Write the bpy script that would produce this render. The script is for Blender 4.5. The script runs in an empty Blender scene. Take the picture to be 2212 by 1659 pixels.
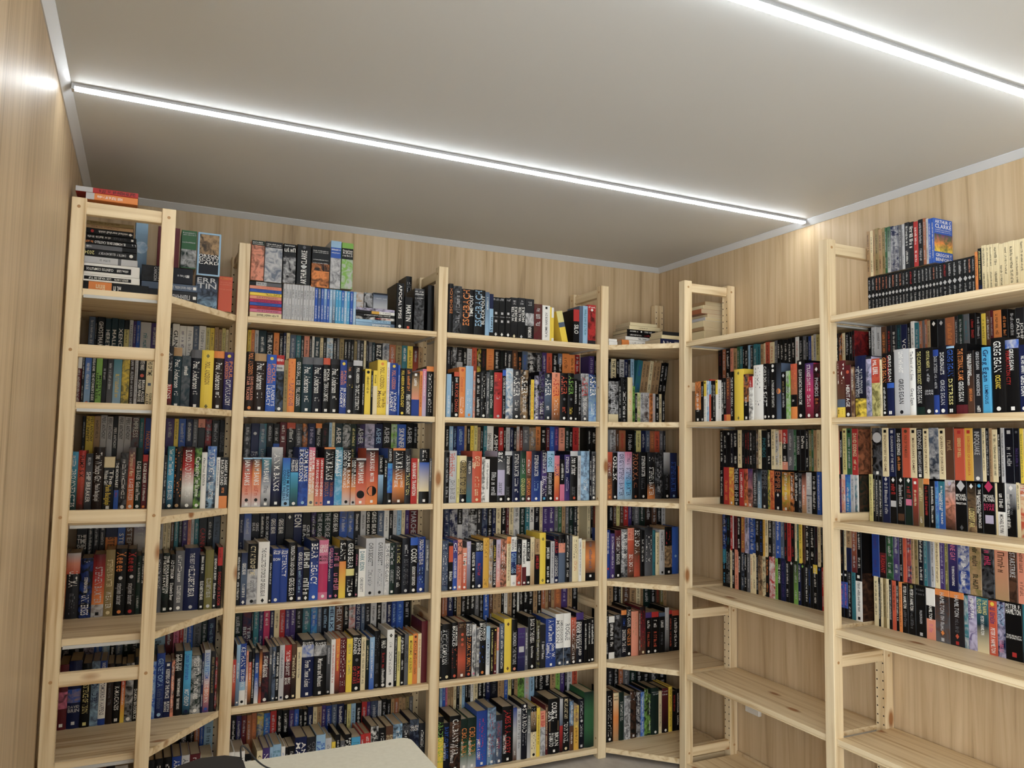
import bpy, math, random, re
from mathutils import Matrix, Vector
random.seed(11)
SC = bpy.context.scene
COL = SC.collection

# ------------------------------------------------------------------ camera, light, exposure
cam_data = bpy.data.cameras.new('camera')
cam = bpy.data.objects.new('camera', cam_data)
COL.objects.link(cam)
SC.camera = cam
CAM = Vector((-0.3399, -3.2273, 1.4718))
YAW, PITCH, ROLL, FPX = 0.4437, 0.0775, 0.0157, 1677.08
fwd = Vector((math.sin(YAW)*math.cos(PITCH), math.cos(YAW)*math.cos(PITCH), math.sin(PITCH)))
rgt = Vector((math.cos(YAW), -math.sin(YAW), 0))
upv = rgt.cross(fwd)
r2 = rgt*math.cos(ROLL) + upv*math.sin(ROLL)
u2 = upv*math.cos(ROLL) - rgt*math.sin(ROLL)
m = Matrix((r2, u2, -fwd)).transposed().to_4x4()
m.translation = CAM
cam.matrix_world = m
cam_data.sensor_fit = 'HORIZONTAL'
cam_data.sensor_width = 36.0
cam_data.lens = FPX/2212*36.0
cam_data.clip_start = 0.02
cam_data.clip_end = 50

world = bpy.data.worlds.new('world')
SC.world = world
world.use_nodes = True
world.node_tree.nodes['Background'].inputs[0].default_value = (0.84, 0.93, 1.0, 1)
world.node_tree.nodes['Background'].inputs[1].default_value = 12.0
SC.view_settings.view_transform = 'Standard'
SC.view_settings.look = 'None'
SC.view_settings.gamma = 1.0
SC.view_settings.use_curve_mapping = False
SC.view_settings.exposure = 0.72
LED = 20.0                       # strength of the ceiling strips
try:
    SC.cycles.use_denoising = True
    SC.cycles.max_bounces = 8
    SC.cycles.diffuse_bounces = 6
    SC.cycles.caustics_reflective = False
    SC.cycles.caustics_refractive = False
except Exception:
    pass

# ------------------------------------------------------------------ room dimensions (metres)
XL, XR, YB, YF, HC = -0.590, 2.256, 0.322, -4.90, 2.470
ZS = [1.9668, 1.5882, 1.2070, 0.8243, 0.4404, 0.0472]
FH, PW, FD = 2.26, 0.044, 0.312
XFR = [0.0, 0.8477, 1.6954]           # frames along the back wall
XSIDE = 1.9464                        # front plane of the shelving on the right wall
YFR = [-0.2796, -1.1273, -1.9750]     # frames along the right wall
YLF = -0.356                          # front face of the left ladder frame

# ------------------------------------------------------------------ colour helpers
def lin(c):
    c = c/255.0
    return c/12.92 if c <= 0.04045 else ((c+0.055)/1.055)**2.4
def rgb(r, g, b):
    return (lin(r), lin(g), lin(b), 1.0)
PAL = {k: rgb(*v) for k, v in dict(
    k=(13,13,15), dk=(34,34,38), gy=(98,99,104), lg=(186,186,188), w=(228,226,221), cr=(222,207,168), tn=(178,142,98),
    br=(92,60,42), db=(40,26,21), ma=(98,30,38), r=(188,38,36), do=(205,82,50), o=(234,136,52), y=(242,208,30), ye=(226,214,130),
    ol=(118,112,58), og=(150,130,82), go=(224,170,40), g=(46,98,60), dg=(22,42,36), gn=(128,182,72), te=(42,118,130), dt=(28,52,61),
    cy=(66,166,214), lb=(150,190,222), b=(44,92,186), bl=(36,66,146), nv=(22,31,72), nk=(16,18,30), gb=(84,100,124), p=(74,54,118),
    lp=(190,182,212), pk=(214,112,146), mg=(196,42,96), sa=(232,146,116), tb=(172,100,60)).items()}
for k_ in PAL:
    if k_ not in ('w', 'lg', 'cr', 'k', 'dk'):
        c_ = PAL[k_]; l_ = .3*c_[0]+.6*c_[1]+.1*c_[2]
        PAL[k_] = tuple(.9*(.88*q+.12*l_) for q in c_[:3]) + (1.0,)
WORD = dict(k='black', dk='charcoal', gy='grey', lg='silver', w='white', cr='cream', tn='tan', br='brown', db='brown', ma='maroon',
    r='red', do='rust', o='orange', y='yellow', ye='cream', ol='olive', og='khaki', go='gold', g='green', dg='green', gn='lime',
    te='teal', dt='teal', cy='blue', lb='blue', b='blue', bl='blue', nv='navy', nk='black', gb='slate', p='purple',
    lp='lilac', pk='pink', mg='magenta', sa='salmon', tb='brown')

# ------------------------------------------------------------------ materials
def new_mat(name):
    mt = bpy.data.materials.new(name)
    mt.use_nodes = True
    nt = mt.node_tree
    return mt, nt, nt.nodes['Principled BSDF']
def N(nt, t, **kw):
    n = nt.nodes.new(t)
    for k, v in kw.items():
        setattr(n, k, v)
    return n
def ramp(nt, stops):
    r = N(nt, 'ShaderNodeValToRGB')
    e = r.color_ramp.elements
    while len(e) < len(stops):
        e.new(0.5)
    for i, (pos, c) in enumerate(stops):
        e[i].position = pos
        e[i].color = c
    return r
def simple(name, c, rough=0.5, metal=0.0, spec=0.5):
    mt, nt, b = new_mat(name)
    b.inputs['Base Color'].default_value = c
    b.inputs['Roughness'].default_value = rough
    b.inputs['Metallic'].default_value = metal
    b.inputs['Specular IOR Level'].default_value = spec
    return mt

def pine(name, axis):
    """pale pine: long grain along the axis, growth-line streaks and a few brown knots"""
    mt, nt, b = new_mat(name)
    tc = N(nt, 'ShaderNodeTexCoord')
    oi = N(nt, 'ShaderNodeObjectInfo')
    add = N(nt, 'ShaderNodeVectorMath', operation='ADD')
    mul = N(nt, 'ShaderNodeVectorMath', operation='SCALE')
    comb = N(nt, 'ShaderNodeCombineXYZ')
    for i in range(3):
        nt.links.new(oi.outputs['Random'], comb.inputs[i])
    mul.inputs['Scale'].default_value = 37.0
    nt.links.new(comb.outputs[0], mul.inputs[0])
    nt.links.new(tc.outputs['Object'], add.inputs[0])
    nt.links.new(mul.outputs[0], add.inputs[1])
    mp = N(nt, 'ShaderNodeMapping')
    sc = [46.0, 46.0, 46.0]
    sc['XYZ'.index(axis)] = 1.6
    mp.inputs['Scale'].default_value = sc
    nt.links.new(add.outputs[0], mp.inputs['Vector'])
    n1 = N(nt, 'ShaderNodeTexNoise')
    n1.inputs['Scale'].default_value = 1.0
    n1.inputs['Detail'].default_value = 4.0
    n1.inputs['Distortion'].default_value = 0.7
    nt.links.new(mp.outputs[0], n1.inputs['Vector'])
    r1 = ramp(nt, [(0.30, rgb(193,161,117)), (0.47, rgb(224,202,163)), (0.72, rgb(236,217,182))])
    nt.links.new(n1.outputs['Fac'], r1.inputs[0])
    # knots: small stretched voronoi cells
    mk = N(nt, 'ShaderNodeMapping')
    sk = [8.5, 8.5, 8.5]
    sk['XYZ'.index(axis)] = 3.4
    mk.inputs['Scale'].default_value = sk
    nt.links.new(add.outputs[0], mk.inputs['Vector'])
    vo = N(nt, 'ShaderNodeTexVoronoi')
    vo.inputs['Scale'].default_value = 1.0
    nt.links.new(mk.outputs[0], vo.inputs['Vector'])
    rk = ramp(nt, [(0.07, (1,1,1,1)), (0.15, (0,0,0,1))])
    nt.links.new(vo.outputs['Distance'], rk.inputs[0])
    mx = N(nt, 'ShaderNodeMix', data_type='RGBA')
    nt.links.new(rk.outputs[0], mx.inputs[0])
    nt.links.new(r1.outputs[0], mx.inputs[6])
    mx.inputs[7].default_value = rgb(158,108,66)
    nt.links.new(mx.outputs[2], b.inputs['Base Color'])
    b.inputs['Roughness'].default_value = 0.5
    b.inputs['Specular IOR Level'].default_value = 0.35
    bp = N(nt, 'ShaderNodeBump')
    bp.inputs['Strength'].default_value = 0.05
    nt.links.new(n1.outputs['Fac'], bp.inputs['Height'])
    nt.links.new(bp.outputs[0], b.inputs['Normal'])
    return mt
PINE = {a: pine('pine_grain_'+a.lower(), a) for a in 'XYZ'}

def laminate(name, horizontal):
    """light oak laminate with upright grain; boards about 20 cm wide differ a little in tone"""
    mt, nt, b = new_mat(name)
    ge = N(nt, 'ShaderNodeNewGeometry')
    mp = N(nt, 'ShaderNodeMapping')
    mp.inputs['Scale'].default_value = (26, 26, 0.9)
    nt.links.new(ge.outputs['Position'], mp.inputs['Vector'])
    n1 = N(nt, 'ShaderNodeTexNoise')
    n1.inputs['Scale'].default_value = 1.0
    n1.inputs['Detail'].default_value = 6.0
    n1.inputs['Roughness'].default_value = 0.62
    n1.inputs['Distortion'].default_value = 0.9
    nt.links.new(mp.outputs[0], n1.inputs['Vector'])
    r1 = ramp(nt, [(0.28, rgb(158,134,102)), (0.42, rgb(189,164,129)), (0.55, rgb(201,177,143)), (0.75, rgb(212,190,157))])
    nt.links.new(n1.outputs['Fac'], r1.inputs[0])
    # strip tone
    sx = N(nt, 'ShaderNodeSeparateXYZ')
    nt.links.new(ge.outputs['Position'], sx.inputs[0])
    dv = N(nt, 'ShaderNodeMath', operation='DIVIDE')
    nt.links.new(sx.outputs[0 if horizontal == 'X' else 1], dv.inputs[0])
    dv.inputs[1].default_value = 0.19
    fl = N(nt, 'ShaderNodeMath', operation='FLOOR')
    nt.links.new(dv.outputs[0], fl.inputs[0])
    wn = N(nt, 'ShaderNodeTexWhiteNoise', noise_dimensions='1D')
    nt.links.new(fl.outputs[0], wn.inputs['W'])
    mr = N(nt, 'ShaderNodeMapRange')
    mr.inputs[3].default_value = 0.93
    mr.inputs[4].default_value = 1.05
    nt.links.new(wn.outputs['Value'], mr.inputs[0])
    sm = N(nt, 'ShaderNodeVectorMath', operation='SCALE')
    nt.links.new(r1.outputs[0], sm.inputs[0])
    nt.links.new(mr.outputs[0], sm.inputs['Scale'])
    nt.links.new(sm.outputs[0], b.inputs['Base Color'])
    b.inputs['Roughness'].default_value = 0.43
    b.inputs['Specular IOR Level'].default_value = 0.3
    bp = N(nt, 'ShaderNodeBump')
    bp.inputs['Strength'].default_value = 0.12
    bp.inputs['Distance'].default_value = 0.004
    nt.links.new(n1.outputs['Fac'], bp.inputs['Height'])
    nt.links.new(bp.outputs[0], b.inputs['Normal'])
    return mt
WALLX = laminate('oak_laminate_back', 'X')
WALLY = laminate('oak_laminate_side', 'Y')
CEIL = simple('ceiling_panel', rgb(200,201,200), 0.55, 0, 0.3)
TRIM = simple('ceiling_trim_grey', rgb(204,206,209), 0.4)
WHITE = simple('white_plastic', rgb(225,222,216), 0.4)
METAL = simple('galvanised_rail', rgb(190,190,188), 0.4, 0.2)
ALU = simple('aluminium_profile', rgb(190,192,196), 0.4, 0.7)
BLACKP = simple('black_plastic', rgb(28,28,30), 0.55)
HOLE = simple('peg_hole_shadow', rgb(38,24,14), 0.9)
PLUG = simple('dowel_end', rgb(176,134,88), 0.6)
TABLEM, nt, b = new_mat('pale_table_top')
nz = N(nt, 'ShaderNodeTexNoise'); nz.inputs['Scale'].default_value = 60
rr = ramp(nt, [(0.3, rgb(206,202,184)), (0.7, rgb(214,210,193))])
nt.links.new(nz.outputs['Fac'], rr.inputs[0]); nt.links.new(rr.outputs[0], b.inputs['Base Color'])
b.inputs['Roughness'].default_value = 0.45
FLOORM, nt, b = new_mat('grey_floor')
nz = N(nt, 'ShaderNodeTexNoise'); nz.inputs['Scale'].default_value = 90; nz.inputs['Detail'].default_value = 5
rr = ramp(nt, [(0.3, rgb(176,170,163)), (0.7, rgb(194,188,181))])
nt.links.new(nz.outputs['Fac'], rr.inputs[0]); nt.links.new(rr.outputs[0], b.inputs['Base Color'])
b.inputs['Roughness'].default_value = 0.5

GLOW, nt, b = new_mat('led_diffuser')
b.inputs['Base Color'].default_value = (0.9, 0.9, 0.9, 1)
b.inputs['Emission Color'].default_value = (0.91, 0.965, 1.0, 1)
b.inputs['Emission Strength'].default_value = LED

# printed covers: colour, second colour and lettering are stored on the mesh
COVER, nt, b = new_mat('printed_cover')
a1 = N(nt, 'ShaderNodeAttribute', attribute_name='Col')
a2 = N(nt, 'ShaderNodeAttribute', attribute_name='Art')
ge = N(nt, 'ShaderNodeNewGeometry')
nz = N(nt, 'ShaderNodeTexNoise')
nz.inputs['Scale'].default_value = 38
nz.inputs['Detail'].default_value = 6
nz.inputs['Distortion'].default_value = 1.2
nt.links.new(ge.outputs['Position'], nz.inputs['Vector'])
rr = ramp(nt, [(0.40, (0,0,0,1)), (0.66, (1,1,1,1))])
nt.links.new(nz.outputs['Fac'], rr.inputs[0])
ml = N(nt, 'ShaderNodeMath', operation='MULTIPLY')
nt.links.new(rr.outputs[0], ml.inputs[0])
nt.links.new(a2.outputs['Alpha'], ml.inputs[1])
mx = N(nt, 'ShaderNodeMix', data_type='RGBA')
nt.links.new(ml.outputs[0], mx.inputs[0])
nt.links.new(a1.outputs['Color'], mx.inputs[6])
nt.links.new(a2.outputs['Color'], mx.inputs[7])
nt.links.new(mx.outputs[2], b.inputs['Base Color'])
b.inputs['Roughness'].default_value = 0.34
b.inputs['Specular IOR Level'].default_value = 0.17

# ------------------------------------------------------------------ mesh helpers
def link(o, parent=None):
    COL.objects.link(o)
    if parent is not None:
        o.parent = parent
    return o
def mesh_obj(name, verts, faces, mat, parent=None, smooth=False):
    me = bpy.data.meshes.new(name)
    me.from_pydata(verts, [], faces)
    me.materials.append(mat)
    if smooth:
        for pl in me.polygons:
            pl.use_smooth = True
    me.update()
    return link(bpy.data.objects.new(name, me), parent)
def box_vf(x0, x1, y0, y1, z0, z1, bev=0.0):
    """box, optionally with all edges chamfered"""
    if bev <= 0:
        v = [(x, y, z) for z in (z0, z1) for y in (y0, y1) for x in (x0, x1)]
        f = [(0,2,3,1), (4,5,7,6), (0,1,5,4), (2,6,7,3), (0,4,6,2), (1,3,7,5)]
        return v, f
    import bmesh
    bm = bmesh.new()
    bmesh.ops.create_cube(bm, size=1)
    for q in bm.verts:
        q.co = ((x0+x1)/2+q.co.x*(x1-x0), (y0+y1)/2+q.co.y*(y1-y0), (z0+z1)/2+q.co.z*(z1-z0))
    bmesh.ops.bevel(bm, geom=bm.edges[:], offset=bev, segments=1, affect='EDGES')
    bm.verts.index_update()
    v = [tuple(q.co) for q in bm.verts]
    f = [tuple(q.index for q in g.verts) for g in bm.faces]
    bm.free()
    return v, f
def box(name, x0, x1, y0, y1, z0, z1, mat, parent=None, bev=0.0):
    v, f = box_vf(x0, x1, y0, y1, z0, z1, bev)
    return mesh_obj(name, v, f, mat, parent)
def prism(name, poly, z0, z1, mat, parent=None, bev=0.0):
    import bmesh
    bm = bmesh.new()
    lo = [bm.verts.new((x, y, z0)) for x, y in poly]
    hi = [bm.verts.new((x, y, z1)) for x, y in poly]
    n = len(poly)
    bm.faces.new(lo[::-1]); bm.faces.new(hi)
    for i in range(n):
        bm.faces.new((lo[i], lo[(i+1) % n], hi[(i+1) % n], hi[i]))
    bmesh.ops.recalc_face_normals(bm, faces=bm.faces[:])
    if bev:
        bmesh.ops.bevel(bm, geom=bm.edges[:], offset=bev, segments=2, affect='EDGES')
    me = bpy.data.meshes.new(name)
    bm.to_mesh(me); bm.free()
    me.materials.append(mat)
    return link(bpy.data.objects.new(name, me), parent)
def empty(name, loc=(0,0,0), rz=0.0):
    e = bpy.data.objects.new(name, None)
    e.empty_display_size = 0.05
    e.location = loc
    e.rotation_euler = (0, 0, rz)
    return link(e)
def tag(o, label=None, cat=None, group=None, kind=None):
    if label: o['label'] = label
    if cat: o['category'] = cat
    if group: o['group'] = group
    if kind: o['kind'] = kind
    return o
def struct(o, label):
    return tag(o, label, None, None, 'structure')

# ------------------------------------------------------------------ room shell
struct(box('floor', XL-.1, XR+.1, YF-.1, YB+.1, -0.1, 0.0, FLOORM), 'grey floor under the shelving')
struct(box('ceiling', XL-.1, XR+.1, YF-.1, YB+.1, HC, HC+0.1, CEIL), 'plain pale grey ceiling')
struct(box('wall_back', XL-.1, XR+.1, YB, YB+0.1, 0, HC, WALLX), 'oak laminate back wall')
struct(box('wall_right', XR, XR+0.1, YF, YB, 0, HC, WALLY), 'oak laminate wall behind the right shelving')
struct(box('wall_front', XL-.1, XR+.1, YF-.1, YF, 0, HC, simple('white_wall', rgb(232,228,220), 0.7)), 'white wall behind the camera')
# added door in the left wall, unseen behind the camera, for daylight fill
DY0, DY1, DZ1 = -4.72, -3.42, 2.12
struct(box('wall_left', XL-0.1, XL, DY1, YB, 0, HC, WALLY), 'oak laminate wall beside the camera')
box('wall_panel', XL-0.1, XL, YF, DY0, 0, HC, WALLY, bpy.data.objects['wall_left'])
box('wall_panel', XL-0.1, XL, DY0, DY1, DZ1, HC, WALLY, bpy.data.objects['wall_left'])
FILL_PANE, pnt, pb = new_mat('door_pane')
tr = N(pnt, 'ShaderNodeBsdfTransparent')
gl = N(pnt, 'ShaderNodeBsdfGlossy'); gl.inputs['Roughness'].default_value = 0.02
ms = N(pnt, 'ShaderNodeMixShader'); ms.inputs[0].default_value = 0.06
pnt.links.new(tr.outputs[0], ms.inputs[1]); pnt.links.new(gl.outputs[0], ms.inputs[2])
pnt.links.new(ms.outputs[0], pnt.nodes['Material Output'].inputs[0])
we = empty('door_1', (XL-.05, (DY0+DY1)/2, 0))
struct(we, 'glazed double door behind the camera')
hw = (DY1-DY0)/2
for a in ((-hw, -hw+.06), (-.04, .04), (hw-.06, hw)):
    box('door_frame', -.03, .03, a[0], a[1], 0, DZ1, WHITE, we, .003)
for a in ((0.001, .09), (DZ1-.07, DZ1)):
    box('door_frame', -.03, .03, -hw+.06, hw-.06, a[0], a[1], WHITE, we, .003)
for a in ((-hw+.06, -.04), (.04, hw-.06)):
    box('fill_pane', -.003, .003, a[0], a[1], .09, DZ1-.07, FILL_PANE, we)
pl_ = bpy.data.lights.new('door_portal', 'AREA')  # portal sampling the fill daylight of the added door
pl_.shape = 'RECTANGLE'; pl_.size = DZ1; pl_.size_y = DY1-DY0
pl_.cycles.is_portal = True
po = bpy.data.objects.new('door_portal', pl_)
COL.objects.link(po)
po.location = (XL-.11, (DY0+DY1)/2, DZ1/2)
po.rotation_euler = (0, math.radians(-90), 0)
def lprofile(name, axis, a, b, at, sgn, label):
    """angle trim under the ceiling: one leg on the ceiling, one on the wall"""
    w, t = 0.025, 0.003
    pr = [(0,0), (w,0), (w,-t), (t,-w), (0,-w)]
    v, f = [], []
    for s in (a, b):
        for dx, dz in pr:
            v.append((s, at+sgn*dx, HC+dz) if axis == 'X' else (at+sgn*dx, s, HC+dz))
    n = len(pr)
    for i in range(n):
        j = (i+1) % n
        f.append((i, j, n+j, n+i))
    return struct(mesh_obj(name, v, f, TRIM), label)
lprofile('trim_1', 'X', XL, XR, YB, -1, 'grey angle trim along back wall and ceiling')
lprofile('trim_2', 'Y', YF, YB, XL, 1, 'grey angle trim along left wall and ceiling')
lprofile('trim_3', 'Y', YF, YB, XR, -1, 'grey angle trim along right wall and ceiling')
struct(box('baseboard_right', XR-0.012, XR, YF, YB, 0, 0.06, WALLY, None, 0.002), 'oak skirting along the right wall')
struct(box('baseboard_back', XL, XR-.013, YB-0.012, YB, 0, 0.06, WALLX, None, 0.002), 'oak skirting along the back wall')

# ------------------------------------------------------------------ ceiling strips
STRIPS = [(-0.765, 'slim white ceiling light strip nearer the back wall'), (-1.955, 'slim white ceiling light strip in the upper right corner of the view'),
          (-3.145, 'slim white ceiling light strip above and behind the camera'), (-4.335, 'slim white ceiling light strip far behind the camera')]
for yy, lab in STRIPS:
    e = empty('ceiling_light_strip', (XL+0.03, yy, HC))
    tag(e, lab, 'light', 'ceiling light strips')
    L = XR-XL-0.055
    v, f = [], []
    pr = [(-.0125,0), (-.0125,-.010), (.0125,-.010), (.0125,0)]
    for x in (0, L):
        v += [(x, a, c) for a, c in pr]
    f = [(0,1,5,4), (2,3,7,6), (1,2,6,5), (0,3,2,1), (4,5,6,7)]
    mesh_obj('aluminium_profile', v, f, ALU, e)
    pr = [(-.0105,-.0102), (-.0098,-.0150), (-.006,-.0172), (0,-.018), (.006,-.0172), (.0098,-.0150), (.0105,-.0102)]
    v = [(x, a, c) for x in (.004, L-.004) for a, c in pr]
    n = len(pr)
    f = [(i, i+1, n+i+1, n+i) for i in range(n-1)] + [tuple(range(n))[::-1], tuple(range(n, 2*n))]
    mesh_obj('diffuser', v, f, GLOW, e)
    box('end_cap', -.004, .0035, -.013, .013, -.0185, 0, ALU, e)
    box('end_cap', L-.0035, L+.004, -.013, .013, -.0185, 0, ALU, e)

# ------------------------------------------------------------------ ladder frames
RUNGS = [(0.069, 0.110), (0.684, 0.725), (1.196, 1.237), (1.735, 1.776), (2.208, 2.250)]
def disc(v, f, c, r, ax, n=8):
    """small disc lying in the plane across axis ax (0 x, 1 y)"""
    k = len(v)
    for i in range(n):
        a = 2*math.pi*i/n
        p, q = r*math.cos(a), r*math.sin(a)
        v.append((c[0], c[1]+p, c[2]+q) if ax == 0 else (c[0]+p, c[1], c[2]+q))
    f.append(tuple(range(k, k+n)))
def ladder(loc, rz, depth, label, holes=True):
    """front post at local y 0..PW, rear post at depth-PW..depth, thickness along local x (centred)"""
    e = empty('shelving_ladder', loc, rz)
    tag(e, label, 'ladder frame', 'ladder frames of the shelving')
    h = PW/2
    front = box('post', -h, h, 0, PW, 0, FH, PINE['Z'], e, 0.002)
    rear = box('post', -h, h, depth-PW, depth, 0, FH, PINE['Z'], e, 0.002)
    for a, b in RUNGS:
        box('rung', -h*.62, h*.62, PW-.001, depth-PW+.001, a, b, PINE['Y'], e, 0.0015)
    if holes:
        v, f = [], []
        z = 0.10
        while z < FH-.03:
            for xx in (-.013, .013):
                disc(v, f, (xx, depth-PW-.0006, z), .0032, 1)
            z += .032
        o = mesh_obj('peg_holes', v, f, HOLE, rear)
        tag(o, kind='stuff')
        v, f = [], []
        z = 0.10
        while z < FH-.03:
            for xx in (-.013, .013):
                disc(v, f, (xx, PW+.0006, z), .0032, 1)
            z += .032
        tag(mesh_obj('peg_holes', v, f, HOLE, front), kind='stuff')
    v, f = [], []
    for a, b in RUNGS:
        for sx in (-1, 1):
            for yy in (PW*.5, depth-PW*.5):
                disc(v, f, (sx*(h+.0006), yy, (a+b)/2), .0055, 0, 10)
    tag(mesh_obj('dowel_ends', v, f, PLUG, e), kind='stuff')
    return e
ladder((XFR[0], 0, 0), 0, FD, 'pine ladder frame between the left corner bay and left back bay')
ladder((XFR[1], 0, 0), 0, FD, 'pine ladder frame between the two wide back bays')
ladder((XFR[2], 0, 0), 0, FD, 'pine ladder frame between the middle back bay and right corner')
ladder((XSIDE, YFR[0], 0), -math.pi/2, 0.305, 'pine ladder frame on right wall nearest the room corner')
ladder((XSIDE, YFR[1], 0), -math.pi/2, 0.305, 'pine ladder frame between the two right wall bays')
ladder((XSIDE, YFR[2], 0), -math.pi/2, 0.305, 'pine ladder frame ending the right wall shelving')
ladder((-0.2670, YLF+PW/2, 0), math.pi/2, 0.315, 'pine ladder frame facing the camera beside the left wall')
pe = empty('corner_post', (2.222, YB-.048, 0))
tag(pe, 'single pine post with peg holes in the right room corner', 'post')
cp = box('post', -.027, .027, 0, .042, 0, 2.252, PINE['Z'], pe, .002)
v, f = [], []
z = .1
while z < 2.22:
    for xx in (-.020, .018):
        disc(v, f, (xx, -.0006, z), .0032, 1)
    z += .032
tag(mesh_obj('peg_holes', v, f, HOLE, cp), kind='stuff')

# ------------------------------------------------------------------ shelf boards
SHN = ['top', 'second', 'third', 'fourth', 'fifth', 'bottom']
BT = 0.024
SHELF = {}
def shelf(label, loc, rz, length, depth):
    """straight board; local x along the bay, local y from the front edge to the wall"""
    e = empty('shelf_board', loc, rz)
    tag(e, label, 'shelf', 'pine shelf boards')
    box('board', 0, length, 0, depth, -.018, 0, PINE['X'], e, .0012)
    box('front_lip', 0, length, -.0004, .018, -BT, -.0182, PINE['X'], e, .001)
    for xx in (.004, length-.016):
        box('support_rail', xx, xx+.012, .02, depth-.02, -.026, -.0184, METAL, e)
    return e
for i, z in enumerate(ZS):
    for x0, x1, nm in ((XFR[0], XFR[1], 'left back bay'), (XFR[1], XFR[2], 'middle back bay')):
        SHELF[nm, i] = shelf(f'{SHN[i]} pine shelf board of the {nm}', (x0+PW/2+.0006, .008, z), 0, x1-x0-PW-.0012, .296)
    for y0, y1, nm in ((YFR[0], YFR[1], 'inner right bay'), (YFR[1], YFR[2], 'outer right bay')):
        SHELF[nm, i] = shelf(f'{SHN[i]} pine shelf board of the {nm}', (XSIDE+.008, y0-PW/2-.0006, z), -math.pi/2, y0-y1-PW-.0012, .292)
    # corner boards, cut on the diagonal
    e = SHELF['left corner bay', i] = empty('shelf_board', (-.29, 0, z))
    tag(e, f'{SHN[i]} five-sided pine corner shelf of the left corner bay', 'shelf', 'pine shelf boards')
    prism('board', [(-.284, .310), (.267, .310), (.267, .003), (.022, -.310), (-.284, -.310)], -BT, 0, PINE['X'], e, .0012)
    box('support_rail', -.245, .018, -.3145, -.3105, -.031, -.0205, METAL, e)
    e = SHELF['right corner bay', i] = empty('shelf_board', (1.98, 0, z))
    tag(e, f'{SHN[i]} five-sided pine corner shelf of the right corner bay', 'shelf', 'pine shelf boards')
    prism('board', [(-.262, .0), (-.262, .310), (.175, .310), (.175, .25), (.27, .25), (.27, -.2565), (-.012, -.2565)][::-1], -BT, 0, PINE['X'], e, .0012)
# small risers that carry the raised back rows are added with the rows below

# ------------------------------------------------------------------ lettering
GLYPH = {}
def glyph(ch, bold):
    key = (ch, bold)
    if key in GLYPH:
        return GLYPH[key]
    cu = bpy.data.curves.new('glyph', 'FONT')
    cu.body = ch
    cu.size = 1.0
    cu.resolution_u = 2
    cu.fill_mode = 'FRONT'
    cu.offset = 0.012 if bold else 0.0
    ob = bpy.data.objects.new('glyph', cu)
    COL.objects.link(ob)
    dg = bpy.context.evaluated_depsgraph_get()
    me = ob.evaluated_get(dg).to_mesh()
    vs = [(q.co.x, q.co.y) for q in me.vertices]
    fs = [tuple(pl.vertices) for pl in me.polygons]
    ob.evaluated_get(dg).to_mesh_clear()
    bpy.data.objects.remove(ob)
    bpy.data.curves.remove(cu)
    if vs:
        x0 = min(a for a, c in vs); x1 = max(a for a, c in vs)
        vs = [((a-x0)/.7, c/.7) for a, c in vs]
        adv = (x1-x0)/.7 + .13
    else:
        adv = .42
    GLYPH[key] = (vs, fs, adv)
    return GLYPH[key]
def line_geo(text, bold=True):
    """text as flat polygons; capital height 1"""
    V, F, x = [], [], 0.0
    for ch in text:
        vs, fs, adv = glyph(ch, bold)
        k = len(V)
        V += [(x+a, c) for a, c in vs]
        F += [tuple(i+k for i in f) for f in fs]
        x += adv
    return V, F, max(x-.13, .2)
def greek_geo(length, rnd):
    """unreadable small print: letter-like strokes"""
    V, F, x = [], [], 0.0
    def quad(a, b, c, d):
        k = len(V)
        V.extend([(a, c), (b, c), (b, d), (a, d)])
        F.append((k, k+1, k+2, k+3))
    while x < length-.5:
        if rnd.random() < .14:
            x += .45
            continue
        w = rnd.uniform(.42, .7)
        top = 1.0 if rnd.random() < .55 else .74
        quad(x, x+.15, 0, top)
        if rnd.random() < .7:
            quad(x+w-.15, x+w, 0, top)
        hh = rnd.choice([0, .4, top-.15])
        quad(x+.15, x+w-.15, hh, hh+.15)
        x += w+.16
    return V, F, max(length, .5)

class Geo:
    def __init__(s):
        s.v, s.f, s.c, s.a = [], [], [], []
    def add(s, vs, fs, col, art=(0,0,0,0)):
        k = len(s.v)
        s.v += vs
        s.f += [tuple(i+k for i in f) for f in fs]
        n = len(vs)
        if isinstance(col, list):
            s.c += col
        else:
            s.c += [col]*n
        s.a += art if isinstance(art, list) else [art]*n
    def grow(s, o, M):
        k = len(s.v)
        s.v += [tuple(M @ Vector(q)) for q in o.v]
        s.f += [tuple(i+k for i in f) for f in o.f]
        s.c += o.c
        s.a += o.a
    def build(s, name, parent=None):
        me = bpy.data.meshes.new(name)
        me.from_pydata(s.v, [], s.f)
        for nm, d in (('Col', s.c), ('Art', s.a)):
            at = me.attributes.new(nm, 'FLOAT_COLOR', 'POINT')
            at.data.foreach_set('color', [x for q in d for x in q])
        me.materials.append(COVER)
        me.update()
        return link(bpy.data.objects.new(name, me), parent)

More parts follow.
